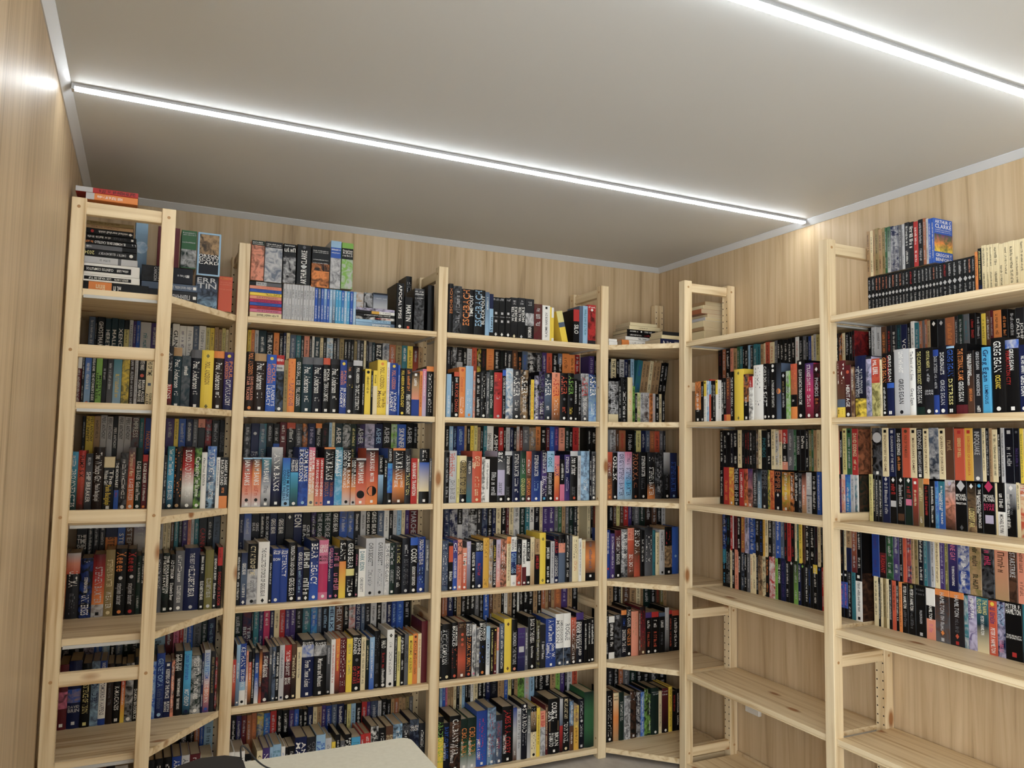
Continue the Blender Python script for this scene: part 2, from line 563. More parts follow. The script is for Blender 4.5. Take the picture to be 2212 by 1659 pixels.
def parse_bands(spec):
    """'o|.12|k>gy~w' -> [(start, end, [stops], art colour or None)]"""
    parts = spec.split('|')
    out, a = [], 0.0
    for i in range(0, len(parts), 2):
        b = float(parts[i+1]) if i+1 < len(parts) else 1.0
        p = parts[i]
        art = None
        if '~' in p:
            segs = p.split('>')
            stops = []
            for q in segs:
                if '~' in q:
                    q, art = q.split('~')
                stops.append(q)
        else:
            stops = p.split('>')
        if b > a:
            out.append((a, b, stops, art))
        a = b
    return out
def lum(k):
    c = PAL[k]
    return .3*c[0]+.6*c[1]+.1*c[2]
SEG = re.compile(r'^([.\d]+)(?:-([.\d]+))?(.*)$')
def parse_seg(s):
    d = dict(kind='text', a=.1, b=.85, col=None, f=None, lane='', text=s, flip=False, hor=False)
    if s.startswith('=#'):
        s = s[1:]
    if s.startswith('#'):
        d['kind'] = s[1]
        rest = s[2:]
        mm = re.search(r':(\w+?)(?=[@*]|$)', rest)
        if mm: d['col'] = mm.group(1)
        mm = re.search(r'@([.\d]+)(?:-([.\d]+))?', rest)
        d['a'] = float(mm.group(1)) if mm else .945
        d['b'] = float(mm.group(2)) if mm and mm.group(2) else d['a']
        mm = re.search(r'\*([.\d]+)', rest)
        d['f'] = float(mm.group(1)) if mm else None
        return d
    if '@' in s:
        t, r = s.rsplit('@', 1)
        mm = SEG.match(r)
        d['a'] = float(mm.group(1)); d['b'] = float(mm.group(2))
        r = mm.group(3)
        m2 = re.search(r'\*([.\d]+)', r)
        if m2: d['f'] = float(m2.group(1))
        m2 = re.search(r':([a-z]+)', r)
        if m2: d['col'] = m2.group(1)
        if '^' in r: d['lane'] = '^'
        if '_' in r: d['lane'] = '_'
    else:
        t = s
    if t.startswith('='): d['hor'] = True; t = t[1:]
    if t.startswith('<'): d['flip'] = True; t = t[1:]
    d['text'] = t
    return d
FACES = {'CL': 'b|.34|p>o>y~g|.74|b;=ARTHUR C@.03-.1;=CLARKE@.12-.21;=~@.24-.26;=~@.285-.3;=GREGORY@.78-.85;=BENFORD@.88-.95',
         'YB': 'ye|.35|gb|.48|y'}
PAPER = rgb(196,180,152)

def paint_rect(G, x0, x1, h, spec, put):
    """flat banded print on a board; put(u, z) -> point, u across, fraction 0 at the top"""
    for a, b, stops, art in parse_bands(spec):
        ac = (PAL[art][0], PAL[art][1], PAL[art][2], .9) if art else (0,0,0,0)
        n = max(1, len(stops)-1)
        for i in range(n):
            fa, fb = a+(b-a)*i/n, a+(b-a)*(i+1)/n
            c0, c1 = PAL[stops[i]], PAL[stops[min(i+1, len(stops)-1)]]
            G.add([put(x0, h*(1-fb)), put(x1, h*(1-fb)), put(x1, h*(1-fa)), put(x0, h*(1-fa))], [(0,1,2,3)], [c1, c1, c0, c0], ac)

def make_book(t, h, d, base, txt, segs, rnd, face=''):
    """local metres: spine faces -y, thickness x 0..t, height z 0..h. Returns dict part name -> Geo"""
    side = None
    if '!' in base:
        base, side = base.split('!')
    hb = h > .208 and t > .014
    bands = parse_bands(base)
    big = max(bands, key=lambda q: q[1]-q[0])
    main = big[2][len(big[2])//2]
    if not txt:
        txt = 'lg' if lum(bands[0][2][0]) < .2 else 'dk'
    c = .0024 if hb else .0007
    over = .0035 if hb else .0004
    bulge = min(.005, .11*t) if hb else min(.0012, .05*t)
    if hb:
        xs = [0, .12*t, .32*t, .5*t, .68*t, .88*t, t]
    else:
        bv = min(.0014, .12*t)
        xs = [0, bv, .5*t, t-bv, t]
    def prof(x):
        u = max(-1, min(1, 2*x/t-1))
        if hb:
            return bulge*(u*u)
        e = min(x, t-x)
        bv = min(.0014, .12*t)
        return .0012*(1-min(1, max(0, e)/bv)) if bv > 0 else 0
    cov, parts = Geo(), {}
    for a, b, stops, art in bands:
        ac = (PAL[art][0], PAL[art][1], PAL[art][2], .85) if art else (0,0,0,0)
        n = max(1, len(stops)-1)
        for i in range(n):
            fa, fb = a+(b-a)*i/n, a+(b-a)*(i+1)/n
            c0, c1 = PAL[stops[i]], PAL[stops[min(i+1, len(stops)-1)]]
            vs = [(x, prof(x), h*(1-fb)) for x in xs] + [(x, prof(x), h*(1-fa)) for x in xs]
            m = len(xs)
            cov.add(vs, [(j, j+1, m+j+1, m+j) for j in range(m-1)], [c1]*m+[c0]*m, ac)
    ys = prof(0)
    mc = PAL[main]
    bart = (0,0,0,0)
    ends = PAL[bands[0][2][0]]
    cov.add([(0,d,0), (0,ys,0), (0,ys,h), (0,d,h)], [(0,1,2,3)], mc)
    fs = None
    if side and side[0] == '@':
        fs = FACES[side[1:]]
    elif face:
        fs = face
    elif side:
        fs = side
    put = lambda u, z: (t, ys+u, z)
    if fs:
        fl = fs.split(';')
        paint_rect(cov, 0, d-ys, h, fl[0], put)
    else:
        cov.add([(t,ys,0), (t,d,0), (t,d,h), (t,ys,h)], [(0,1,2,3)], mc)
    cy = max(ys, bulge) + c
    # top and bottom rims of the cover
    for z, sg in ((h, 1), (0, -1)):
        n = len(xs)
        vs = [(x, prof(x), z) for x in xs] + [(min(max(x, c), t-c), cy, z) for x in xs]
        f1 = [(j, j+1, n+j+1, n+j) for j in range(n-1)]
        k = len(vs)
        vs += [(0,ys,z), (c,cy,z), (c,d,z), (0,d,z), (t-c,cy,z), (t,ys,z), (t,d,z), (t-c,d,z)]
        f1 += [(k,k+1,k+2,k+3), (k+4,k+5,k+6,k+7)]
        if sg < 0:
            f1 = [q[::-1] for q in f1]
        cov.add(vs, f1, ends if sg > 0 else PAL[bands[-1][2][-1]])
    if hb:
        z0 = h-.006
        cov.add([(c,cy,z0), (c,d,z0), (c,d,h), (c,cy,h)], [(0,1,2,3)], mc)
        cov.add([(t-c,d,z0), (t-c,cy,z0), (t-c,cy,h), (t-c,d,h)], [(0,1,2,3)], mc)
        cov.add([(t-c,cy,z0), (c,cy,z0), (c,cy,h), (t-c,cy,h)], [(0,1,2,3)], mc)
    cov.add([(0,d,0), (0,d,h), (c,d,h), (c,d,0)], [(0,1,2,3)], mc)
    cov.add([(t-c,d,0), (t-c,d,h), (t,d,h), (t,d,0)], [(0,1,2,3)], mc)
    parts['cover'] = cov
    pg = Geo()
    j = rnd.uniform(.82, 1.0)
    pc = (PAPER[0]*j, PAPER[1]*j*rnd.uniform(.96, 1), PAPER[2]*j*rnd.uniform(.88, 1), 1)
    v, f = box_vf(c, t-c, cy, d-(.003 if hb else .0003), over, h-over)
    pg.add(v, f, pc)
    parts['page_block'] = pg

    def place(V, F, L, hcap, a, b, lane_x, flip, part, col, upright, sxf=None):
        g = parts.setdefault(part, Geo())
        out = []
        ln = (b-a)*h
        sx = ln/L
        hc = hcap
        if sx < .42*hc: hc = sx/.42
        if sx > 1.9*hc: sx = 1.9*hc
        pad = (ln - sx*L)/2
        for px, py in V:
            s_ = pad + px*sx
            if not flip:
                x = lane_x + (py-.5)*hc
                z = h*(1-a) - s_
            else:
                x = lane_x - (py-.5)*hc
                z = h*(1-b) + s_
            x = min(max(x, .0003), t-.0003)
            out.append((x, prof(x)-.00035, z))
        g.add(out, F if not flip else F, PAL[col])
    if segs != '.':
        sl = segs.split(';') if segs else ['~@%.2f-%.2f' % (rnd.uniform(.06, .14), rnd.uniform(.45, .6)), '~@%.2f-.9' % rnd.uniform(.62, .7)]
        first = True
        for s in sl:
            q = parse_seg(s)
            col = q['col'] or txt
            if q['kind'] != 'text':
                part = 'emblem#%d' % len(parts)
                g = parts.setdefault(part, Geo())
                zc = h*(1-q['a'])
                if q['kind'] == 'b':
                    hw = t*.26
                    g.add([(t/2-hw, prof(t/2)-.0003, h*(1-q['b'])), (t/2+hw, prof(t/2)-.0003, h*(1-q['b'])), (t/2+hw, prof(t/2)-.0003, h*(1-q['a'])), (t/2-hw, prof(t/2)-.0003, h*(1-q['a']))], [(0,1,2,3)], PAL[col])
                    continue
                if q['kind'] == 'f':
                    continue
                R = (q['f']*t if q['f'] else min(.5*t, .013))/2
                zc = max(R+.002, min(h-R-.002, zc))
                nn = {'c': 14, 's': 4, 'd': 4}[q['kind']]
                ph = math.pi/4 if q['kind'] == 's' else 0
                pts = []
                for i in range(nn):
                    an = ph + 2*math.pi*i/nn
                    rr_ = R*(1.2 if q['kind'] == 's' else 1)*(1.35 if q['kind'] == 'd' and i % 2 else 1)
                    x = min(max(t/2 + rr_*math.cos(an), .0004), t-.0004)
                    pts.append((x, prof(x)-.00045, zc + rr_*math.sin(an)))
                g.add(pts, [tuple(range(nn))], PAL[col])
                continue
            part = 'title_lettering' if first else 'author_lettering#%d' % len(parts)
            first = False
            if q['hor']:
                hh = (q['b']-q['a'])*h
                if q['text'] == '~':
                    V, F, L = greek_geo(max(2, .82*t/hh), rnd)
                else:
                    V, F, L = line_geo(q['text'])
                sx = min(.86*t/L, 1.5*hh)
                g = parts.setdefault(part, Geo())
                x0 = (t-sx*L)/2
                g.add([(x0+a*sx, prof(x0+a*sx)-.00035, h*(1-q['b'])+b*hh) for a, b in V], F, PAL[col])
                continue
            lines = q['text'].split('/')
            nl = len(lines)
            fr = q['f'] or ({1: .58, 2: .36, 3: .26}[nl] if q['text'] != '~' else .42)
            for i, tx in enumerate(lines):
                lx = t*(.5 if nl == 1 else 1-(i+.5)/nl*.92-.04)
                if q['flip'] and nl > 1: lx = t - lx
                if q['lane'] == '^': lx = t*(.64 if not q['flip'] else .36)
                if q['lane'] == '_': lx = t*(.22 if not q['flip'] else .78)
                hc = min(fr*t, .03)
                if tx == '~':
                    V, F, L = greek_geo(max(2.0, (q['b']-q['a'])*h/(hc*.8)), rnd)
                else:
                    V, F, L = line_geo(tx)
                place(V, F, L, hc, q['a'], q['b'], lx, q['flip'], part, col, False)
    if fs and ';' in fs:
        W_ = d-ys
        for s in fs.split(';')[1:]:
            q = parse_seg(s)
            if q['kind'] == 'c':
                R = (q['f'] or .5)*W_/2
                parts.setdefault('emblem#f%d' % len(parts), Geo()).add([(t+.0004, ys+W_/2+R*math.cos(i*math.pi/12), h*(1-q['a'])+R*math.sin(i*math.pi/12)) for i in range(24)], [tuple(range(24))], PAL[q['col'] or txt], (.8, .85, .9, .7))
                continue
            if q['kind'] == 'f':
                g = parts.setdefault('picture_frame', Geo())
                e_ = .006
                for y0_, y1_, z0_, z1_ in ((0, e_, 0, h), (W_-e_, W_, 0, h), (e_, W_-e_, 0, e_), (e_, W_-e_, h-e_, h)):
                    v, f = box_vf(t+.0002, t+.003, ys+y0_, ys+y1_, z0_, z1_)
                    g.add(v, f, PAL[q['col']])
                continue
            if q['kind'] != 'text':
                continue
            hh = (q['b']-q['a'])*h
            V, F, L = greek_geo(.8*W_/hh, rnd) if q['text'] == '~' else line_geo(q['text'])
            sx = min(.88*W_/L, 1.7*hh)
            x0 = (W_-sx*L)/2
            parts.setdefault('title_lettering', Geo()).add([(t+.0004, ys+x0+a*sx, h*(1-q['b'])+b*hh) for a, b in V], F, PAL[q['col'] or txt])
    return parts, hb, main, txt

BOOKS = r"""
@l1`B`0.000`1.5882`front`left corner bay`second
-564.1`18.1`193`w|.3|ma`w`~@.32-.95
-546`8.4`194`dk`w`
*-537.7`21.5`195`b>lb`w`~@.2-.7;#c:do
-516.1`15.1`196`dg`w`DOUGLAS ADAMS@.1-.35;THE HITCHHIKER'S GUIDE@.38-.9
*-501`20.5`197`gn`k`MOSTLY/HARMLESS@.35-.9
-480.5`16.3`198`dk`lg`~@.3-.5
*-464.2`19.7`199`dk>gy`lg`~@.2-.7
*-444.5`28.8`201`te>lb`y`~@.4-.85
*-415.7`26`203`ol~y`y`~@.5-.9
-389.7`16.8`204`db`lg`BRIAN W. ALDISS@.1-.5;~@.5-.95
-373`11.7`205`lg`k`~
*-361.2`27.1`206`k`w`WHITE MARS@.08-.32;#c:do@.42;BRIAN ALDISS/ROGER PENROSE@.5-.9
*-334.1`25.6`208`cr`k`DEPTHS OF TIME@.05-.42;#s:gb@.58;ROGER MACBRIDE/ALLEN@.74-.97
-308.5`9.7`209`o`k`~
*-262.9`20.9`239`dk|.62|r>k`w`ALIEN@.1-.4:lg;RUINS@.62-.85
*-242`30.2`234`tn|.14|dt`w`Poul Anderson@.2-.66;~@.7-.8;#s
*-211.9`33.3`204`dt~gy`w`~@.15-.4
*-178.6`37.9`230`gy|.14|nk`w`Poul Anderson@.2-.66;~@.7-.8;#s
*-140.6`44.2`231`y`br`POUL ANDERSON@.2-.58;#d:ol@.1;#d:ol@.95
*-96.4`38.5`230`o|.12|db`w`Poul Anderson@.2-.66;~@.7-.8;#s
*-57.9`34.4`228`p>nv`o`POUL/ANDERSON@.16-.46;CAPTAIN FLANDRY@.48-.92:w;#c:y@.07
@l1b`B`0.180`1.7587`back``
-543.7`22.4`183`gb``
-521.3`6.9`181`k``
-514.4`27.1`185`k`w`GHOSTMAKER@.1-.75
-487.3`22.4`180`dt`w`HERETICUS@.25-.9
-465`22.2`183`dt`w`MALLEUS@.25-.85
-442.8`23`181`dt`w`XENOS@.2-.7
-419.8`17.8`178`k|.2|ye|.8|k`k`
-401.9`14.3`181`lg`k`
-387.6`10.8`177`p``
-376.9`14.4`180`b``
-362.4`39.2`176`lg`te`~@.25-.6
-323.2`26.4`176`p``
-256.2`11.2`177`k``
-245`26.2`179`w`k`GUNPEL@.15-.8
-218.8`26.4`173`w`p`
-192.4`25.8`173`w`gy`
-166.6`21.8`176`gb``
-144.9`26.9`178`w`gy`
-117.9`15.5`174`ye``
-102.5`17.5`173`y``
-85`15.6`177`tn``
-69.4`13.7`169`tn``
-55.7`13.8`175`ye``
-41.9`11.8`170`cr``
@l2`B`0.000`1.2070`front`left corner bay`third
*-566.3`25.3`213`cy>te>dg`w`~@.05-.25;DROWNED CITIES@.3-.93
*-541`23.9`218`r>do>db`k`PUMP SIX@.08-.45;PAOLO BACIGALUPI@.5-.9:r
*-517.2`24`206`dk>gy>dk`lg`~@.05-.2;SHIP BREAKER@.32-.85:w
*-493.1`35.6`230`db`w`The Windup Girl@.08-.55;Paolo Bacigalupi@.58-.85
*-457.6`36`195`cr|.2|k`w`The/Windup Girl@.25-.52;Paolo Bacigalupi@.53-.9:y;#s
-421.6`16.5`183`k|.6|b`w`THE MOON BABY@.05-.55;~@.6-.75:r
*-405.1`27.5`210`dk~gy`w`~@.1-.8;#c
*-377.6`24.1`231`gy>do>o`w`The Empress of Mars@.08-.46:cr;KAGE BAKER@.5-.85;#c
*-353.5`23.6`230`dg`w`KAGE BAKER@.22-.52;Gods and Pawns@.55-.85;#c
-330`18.6`204`r|.12|ma`w`KAGE BAKER@.16-.52;~@.55-.85;#c:o
-311.3`10.2`217`dk`lg`
-268.6`12.1`232`w`k`~@.1-.7
-256.6`12.1`202`dk`lg`
*-244.5`24.3`237`te>cy>k`w`Not Less Than Gods@.05-.46;KAGE BAKER@.55-.85;#c
*-220.1`28`235`k`o`~@.03-.42*.8;~@.44-.82*.8;#c:tn
*-192.1`42.5`237`k>r>w>k`w`BLOOD AND IRON@.06-.54;~@.58-.85;#c
*-149.6`25.7`232`dg~gn`w`Capacity@.15-.48;Tony Ballantyne@.5-.8;#c
*-123.9`20.1`215`w`k`~@.1-.6
*-103.8`33.3`239`b>gb>k~lb`w`TWISTED METAL@.05-.54;BALLANTYNE@.58-.85
-70.4`13.9`196`w`nv`~@.05-.6
*-56.6`30.1`196`k|.76|o`w`AGAINST A DARK/BACKGROUND@.05-.55;~@.6-.7:o
@l2b`B`0.180`1.3772`back``
-545.3`11.9`177`k``
-533.4`27.3`177`y`k`PIERS ANTHONY/SPLIT INFINITY@.02-.55
-506.1`22.3`178`tn``
-483.8`22.5`182`lg`k`PIERS ANTHONY@.03-.5
-461.3`20.9`177`lg`k`PIERS ANTHONY@.03-.5
-440.5`17.5`180`k`w`PIERS ANTHONY@.25-.7
-423`22.9`180`lg`k`PIERS ANTHONY@.03-.5
-400.1`24.8`178`lg`k`PIERS ANTHONY@.03-.5
-375.3`29.3`179`gy~ma`w`EMPRESS@.03-.45
-346.1`15.4`175`te``
-330.6`3.6`175`r``
-327`23.5`176`bl`o`PANDORA@.3-.7
-303.5`7.3`179`cr``
-251.7`30.6`177`p`lg`
-221.1`16.7`176`y`k`
-204.3`26.9`177`b`lg`
-177.4`26.4`176`nv`w`
-151`18.9`175`gy``
-132.1`27.8`178`sa|.2|dk``
-104.3`25`177`dk~r``
-79.3`30.2`173`k`lg`
-49.1`20.3`176`k`gy`CATCH THE/LIGHTNING@.3-.75
@l3`B`0.000`0.8243`front`left corner bay`fourth
-567.6`10.2`231`ma>o>k`w`~
*-557.4`42.9`232`lg>sa>do|.32|dk`w`ULTIMA@.28-.52*.8;~@.62-.95:gy
*-514.5`40.2`212`k~bl`w`~@.05-.12;STEPHEN BAXTER@.32-.58;UNIVERSES@.62-.95*.8
*-474.3`39.5`224`ma>r>o|.8|lg~br`k`STEPHEN BAXTER@.2-.78:lg;#s
*-434.8`30.8`239`og`cr`STEPHEN BAXTER@.15-.56;WEAVER@.62-.88:w;#c
*-404`41`241`k`o`Xeelee@.05-.34*.8;#c:lg@.44;stephen baxter@.52-.84:lg;#c
*-363.1`31.5`239`k`r`Xeelee@.05-.34*.8;#c:lg@.42;stephen baxter@.52-.84:lg;#c:r
-331.6`16`213`dg`lg`
-315.6`10.1`223`k`w`~@.05-.5
*-266.7`23.5`217`dk>gy`lg`~@.08-.6
*-243.2`24`219`k~dg`w`THE SOUL/OF THE ROBOT@.05-.36;BARRINGTON/J BAYLEY@.37-.68;#s
*-219.2`19.3`213`k`w`AD ETERNUM@.1-.42;Elizabeth Bear@.5-.8;#c
*-199.9`32`225`gy`w`~@.08-.55;ELIZABETH BEAR@.58-.86;#c
*-167.9`54.2`233`nv`lg`THE BEST OF@.08-.33*.4;ELIZABETH BEAR@.34-.78:w;#c
-113.6`19.2`206`k`w`~@.03-.33;ELIZABETH BEAR@.48-.82;#s
*-94.4`30.1`224`ol`lg`ELIZABETH BEAR@.48-.8;#c
-64.3`14.4`200`dk`w`SEVEN FOR A SECRET@.05-.46;Elizabeth Bear@.52-.82;#c
-49.8`18.1`232`r|.3|k`r`~@.03-.2:k;SHOGGOTHS IN BLOOM@.4-.95
@l3b`B`0.180`0.9793`back``
-542.9`36`179`k`w`=THE@.32-.38;=TIME@.4-.5;=SHIPS@.52-.62
-506.9`20.3`182`k`w`~@.2-.9
-486.6`20.4`181`dk``
-466.1`20.6`177`dk``
-445.6`41.5`183`nv|.4|o`br`STEPHEN@.4-.9
-404.1`27.2`176`b`w`STEPHEN@.3-.9
-376.8`28.9`178`br`lg`STEPHEN@.2-.9
-348`47.3`180`p>lg>br``
-259.2`16.3`175`lg``
-242.9`14.6`178`cr``
-228.3`12.8`174`cr``
-215.5`12.9`179`br``
-202.6`16.6`180`te``
-186`13`178`dk``
-173`20.5`181`p``
-152.6`12`176`sa``
-140.6`12.4`179`lg``
-128.2`16.9`178`te``
-111.3`31.1`178`k`r`CARNIVAL@.25-.85
-80.2`22.9`177`k`w`
-57.3`26.9`180`gb`k`
@l4`B`0.000`0.4404`front`left corner bay`fifth
*-564.8`32.9`225`ma|.42|pk~k|.68|ma`w`=~@.2-.28;=#s@.93
*-531.9`41.4`235`nv|.42|b~tn|.62|nv`lg`=DAVID@.66-.7;=BRIN@.71-.76;#s@.92
*-490.5`30.8`223`k`ye`THE INSISTENCE OF VISION@.18-.78;#s
*-459.6`26`228`gb~lb`nv`DAVID BRIN@.35-.68*.7
*-433.6`23.7`226`bl|.3|w|.9|bl`nv`~@.03-.25:w;TOMORROW HAPPENS@.34-.84
*-409.9`22.5`213`db`gy`~@.2-.7
*-387.4`24.7`210`k`w`K-MACHINES@.38-.78;#s
-362.7`14.4`208`k|.25|r>o>y`w`~@.3-.7
*-348.4`26.9`210`k~lg`w`~@.15-.4:lb;#c
-321.4`15.9`229`k`w`DAMIEN BRODERICK@.5-.97
*-269.6`22.2`207`b~lb`w`~@.1-.7
*-247.4`29.1`235`bl>nv`lb`GENETOPIA@.08-.52;Keith Brooke@.55-.85:gb;#c
*-218.3`22.5`200`nv`w`#s@.05;KEEPERS OF THE PEACE@.13-.66;KEITH/BROOKE@.72-.9
-195.8`11.7`205`sa~k`w`~
*-184.1`31.1`235`k`w`STAR WARS@.05-.3*.5;EPISODE I@.05-.3*.3_;THE PHANTOM MENACE@.42-.7;TERRY BROOKS@.73-.9
*-153`26.5`234`cy>cy>k`nv`john brosnan@.05-.45:b;MOTHERSHIP@.6-.86:w;#c
*-126.6`36.5`214`dg~lg`w`SPIDER STAR@.04-.34;THE ANTARES@.4-.75*.4;#c
-90.1`8.5`221`nv`w`
*-81.6`22`231`lg>lb>sa>p`b`BINARY SYSTEM@.05-.46;ERIC BROWN@.5-.84:w;#c
-59.5`17.9`225`dk`og`~@.1-.7
-41.7`8.6`201`k~r``
@l4b`B`0.180`0.5589`back``
-575`38.7`163`dk``
-536.4`37.5`162`dk``
-498.8`35.3`166`lp~nv``
-463.5`28`163`b``
-435.6`25.5`170`lb`w`
-410.1`20.3`171`k`w`
-389.8`23.8`176`gb``
-366.1`27.4`176`dg``
-338.7`32.1`174`dk``
-264.6`48.5`180`lb``
-216.2`28.6`185`ma``
-187.5`21.6`182`pk``
-165.9`15.6`186`r``
-150.4`13.5`185`lg``
-137`21.9`186`b``
-115`30.9`187`gy`k`
-84`23`195`dg`lg`
-61.1`29.2`191`nv`lb`
@l5`B`0.000`0.0472`front`left corner bay`bottom
-524.3`47`262`k`w`
-477.3`47.7`255`dk`w`
-429.7`32.2`250`br`w`
-397.5`29.2`246`dk`w`
-368.3`42.6`241`lg`k`
-267.4`29.3`244`k`w`~@.1-.4
-238`29.3`244`k`w`~@.1-.4
-208.8`30.2`245`k`w`~@.1-.4
-178.6`32.5`244`bl`w`ARTHUR@.05-.4
-146.1`28.6`244`lg`k`ARTHUR@.05-.4
-117.4`37.4`243`ma`w`~@.05-.4
-80`45.3`225`w`k`~@.1-.4
@l5b`B`0.180`0.1675`back``
-150.8`39.7`172`k``
-111.1`17.9`176`db``
-93.3`20.1`181`tb``
-73.2`15.8`176`b``
-57.3`33.8`181`lb``
@a1`B`0.030`1.5882`front`left back bay`second
*29.6`30.7`239`k>db`o`POUL ANDERSON@.02-.4;DAVID FALKAYN:/STAR TRADER@.42-.82:sa;#c:o
*60.3`46.7`234`tn|.13|db`w`Poul Anderson@.17-.62;~@.68-.8;#s
*107`38.4`232`b`o`POUL/ANDERSON@.16-.5;FLANDRY'S/LEGACY@.54-.9:w;#c:y@.07
*145.5`30.9`232`r|.17|lg|.28|k~gb`w`=~@.06-.11;=~@.2-.25:k;#c
176.4`16.2`213`og`k`~@.2-.8
*192.5`29.7`221`o`do`~@.05-.42*.8;PLANET OF CHAOS@.46-.88:p
*222.2`26.4`227`dg`w`ORION SHALL RISE@.08-.5;POUL ANDERSON@.54-.88
*248.6`42.4`231`gy|.13|dt`w`Poul Anderson@.18-.64;~@.7-.8;#s
*291`44.5`232`gy|.13|nk`w`Poul Anderson@.18-.64;~@.7-.8;#s
*335.4`28.8`232`do|.12|k`w`POUL/ANDERSON@.2-.42;TERRAN EMPIRE@.44-.78;#s
*364.3`42`230`dk|.1|k`w`Poul Anderson@.18-.62;~@.68-.78;#s
*406.4`28.9`228`bl`o`POUL/ANDERSON@.2-.46;SIR DOMINIC/FLANDRY@.52-.88:w;#c:y@.07
*435.3`27.1`221`dk`w`~@.1-.18:o;#c:lg@.28;~@.4-.52:y*.9;#c
*462.4`39.2`230`lg|.1|k`w`POUL ANDERSON@.14-.42;TO OUTLIVE ETERNITY@.45-.92*.8
501.7`12.1`186`k`w`~@.3-.8
513.6`26.4`196`y`k`~@.15-.55;#c@.07
540`8.7`188`k`w`~@.1-.6
548.7`19.6`191`y|.35|cr`k`~@.1-.3
*568.3`41.7`238`y`br`POUL ANDERSON@.13-.52;The Van Rijn/Method@.56-.86;#c:o@.07
609.9`13.2`231`w`do`~@.1-.8
*623.2`36.1`228`bl`o`POUL ANDERSON@.14-.5;YOUNG/FLANDRY@.55-.92:w;#c:y@.06
659.2`9.9`221`b`w`~@.2-.6
669.1`23.4`207`k`y`POUL ANDERSON@.05-.36;ANTHOLOGY@.38-.82;#c
*692.4`29.8`208`dk`o`~@.04-.48;PIERS ANTHONY@.55-.96:w
*722.4`36.1`192`k>tn>sa|.62|bl`w`~@.14-.32;#s@.05
758.3`13.7`200`o`k`~@.1-.8
772.1`18.5`210`pk>lp`k`~@.05-.6:w
*790.6`33.9`223`o|.1|k`w`~@.13-.5;~@.52-.95
@a1b`B`0.190`1.7485`back``
46.8`14.2`188`y``
61`14.2`190`o``
75.2`16.3`189`lg`k`
91.5`32`189`dt`w`
123.5`29`183`k`w`THE ARCHIVIST@.05-.8
152.5`23.7`184`o``
176.3`17.2`183`k`w`
193.4`12.6`187`nv`w`
206`15.2`187`cr`k`
221.2`25.4`180`gb``
246.7`21.3`180`te``
268`12.9`180`dk`w`
280.9`23.2`179`sa``
304.1`11.2`181`k``
315.3`10.4`181`w`k`
325.7`24.4`178`dt`w`
350.1`14`176`cr``
364.1`14.9`179`k``
379.1`28.3`178`lb~w``
407.3`16.9`179`k`w`
424.2`11.6`181`gy``
435.8`20.6`179`og`k`
456.3`15.3`177`k`w`
471.6`15.3`178`dk``
487`14.5`178`k``
501.4`12.7`172`og``
514.2`14.6`179`gy``
528.8`16.5`177`dk`w`
545.2`11`178`cr``
556.2`11`177`k``
567.3`16.6`173`gy``
583.9`13.9`173`dt``
597.8`34`170`k`w`BUZZ ALDRIN@.05-.8
631.9`31.5`173`lg~gb``
663.4`30.8`168`tb|.4|do``
694.1`28.6`167`og`k`
722.8`26.4`168`te`w`
749.2`26.6`167`y`k`
775.7`26.7`168`k>do``
802.5`21.5`165`tn``
@a2`B`0.030`1.2070`front`left back bay`third
*30.6`36.3`195`lb|.03|dk>do>sa>lg`w`IAIN M BANKS@.05-.56*.55;~@.58-.76:do;#c:k@.86;#s
*66.9`36.3`196`lb|.03|dk>o>sa>lg`w`IAIN M BANKS@.05-.56*.55;~@.58-.76:do;#c:k@.86;#s
*103.4`37.5`196`lb|.03|te>gb>lg>gy`w`IAIN M BANKS@.05-.5*.55;~@.58-.76:gy;#c:k@.86;#s
*140.9`43.8`238`lg>gy>nv>nk`w`IAIN M. BANKS@.1-.74*.5;#s
*184.7`31.7`195`b>cy>lb`nv`IAIN M BANKS/CONSIDER PHLEBAS@.25-.88;#c:k
*216.4`31.6`195`nv|.3|cy>te>dt`w`CONSIDER/PHLEBAS@.04-.28;#c
*247.9`41.5`239`nv>bl~b`w`IAIN M. BANKS/EXCESSION@.04-.58;#c:lb
*289.4`26.6`239`pk>sa>cr`r`IAIN M. BANKS/FEERSUM ENDJINN@.05-.8:w;#c:gy
315.9`19.5`196`r>r>sa`w`IAIN M BANKS@.04-.48;ENDJINN@.5-.8;#c:gy
335.4`16.3`196`r>r>sa`w`IAIN M BANKS@.04-.48;ENDJINN@.5-.8;#c:gy
*351.6`45.9`240`o|.03|k>k>bl`w`IAIN M BANKS@.08-.56*.6;THE HYDROGEN/SONATA@.6-.85:tb;#s
*397.6`32.8`241`te>cy~lb`w`IAIN M BANKS@.05-.5*.6;INVERSIONS@.05-.45*.35_
*430.3`35.6`239`k>k>o>lg`w`IAIN M. BANKS/LOOK TO WINDWARD@.05-.7;#c:k
465.9`21.5`195`k>k>o>lg`w`IAIN M. BANKS/LOOK TO WINDWARD@.05-.62;#c:k
*487.4`42.6`195`lg|.04|k>do>sa`w`IAIN M BANKS@.08-.54*.55;#c:k@.78*.8;#s
*530`53.8`238`lg|.03|k>do>o`w`IAIN M BANKS@.07-.4*.5;MATTER@.44-.6*.4;#c:k@.76*.8;#s
583.8`23.5`209`k|.4|lb>k`w`~@.05-.35
607.3`17.5`196`k`w`~@.05-.4
*624.8`22.8`239`k|.27|b~cy|.8|k`w`~@.02-.25;#s
*647.6`55.1`240`o|.04|k>dk>o>k`w`IAIN M BANKS@.07-.56*.55;SURFACE/DETAIL@.58-.7;#s
*702.7`27`238`dk`w`IAIN BANKS@.12-.42;TRANSITION@.44-.84:ye
*729.6`28.9`197`r`w`IAIN BANKS@.1-.45;TRANSITION@.48-.82
758.5`8.2`195`cr`k`
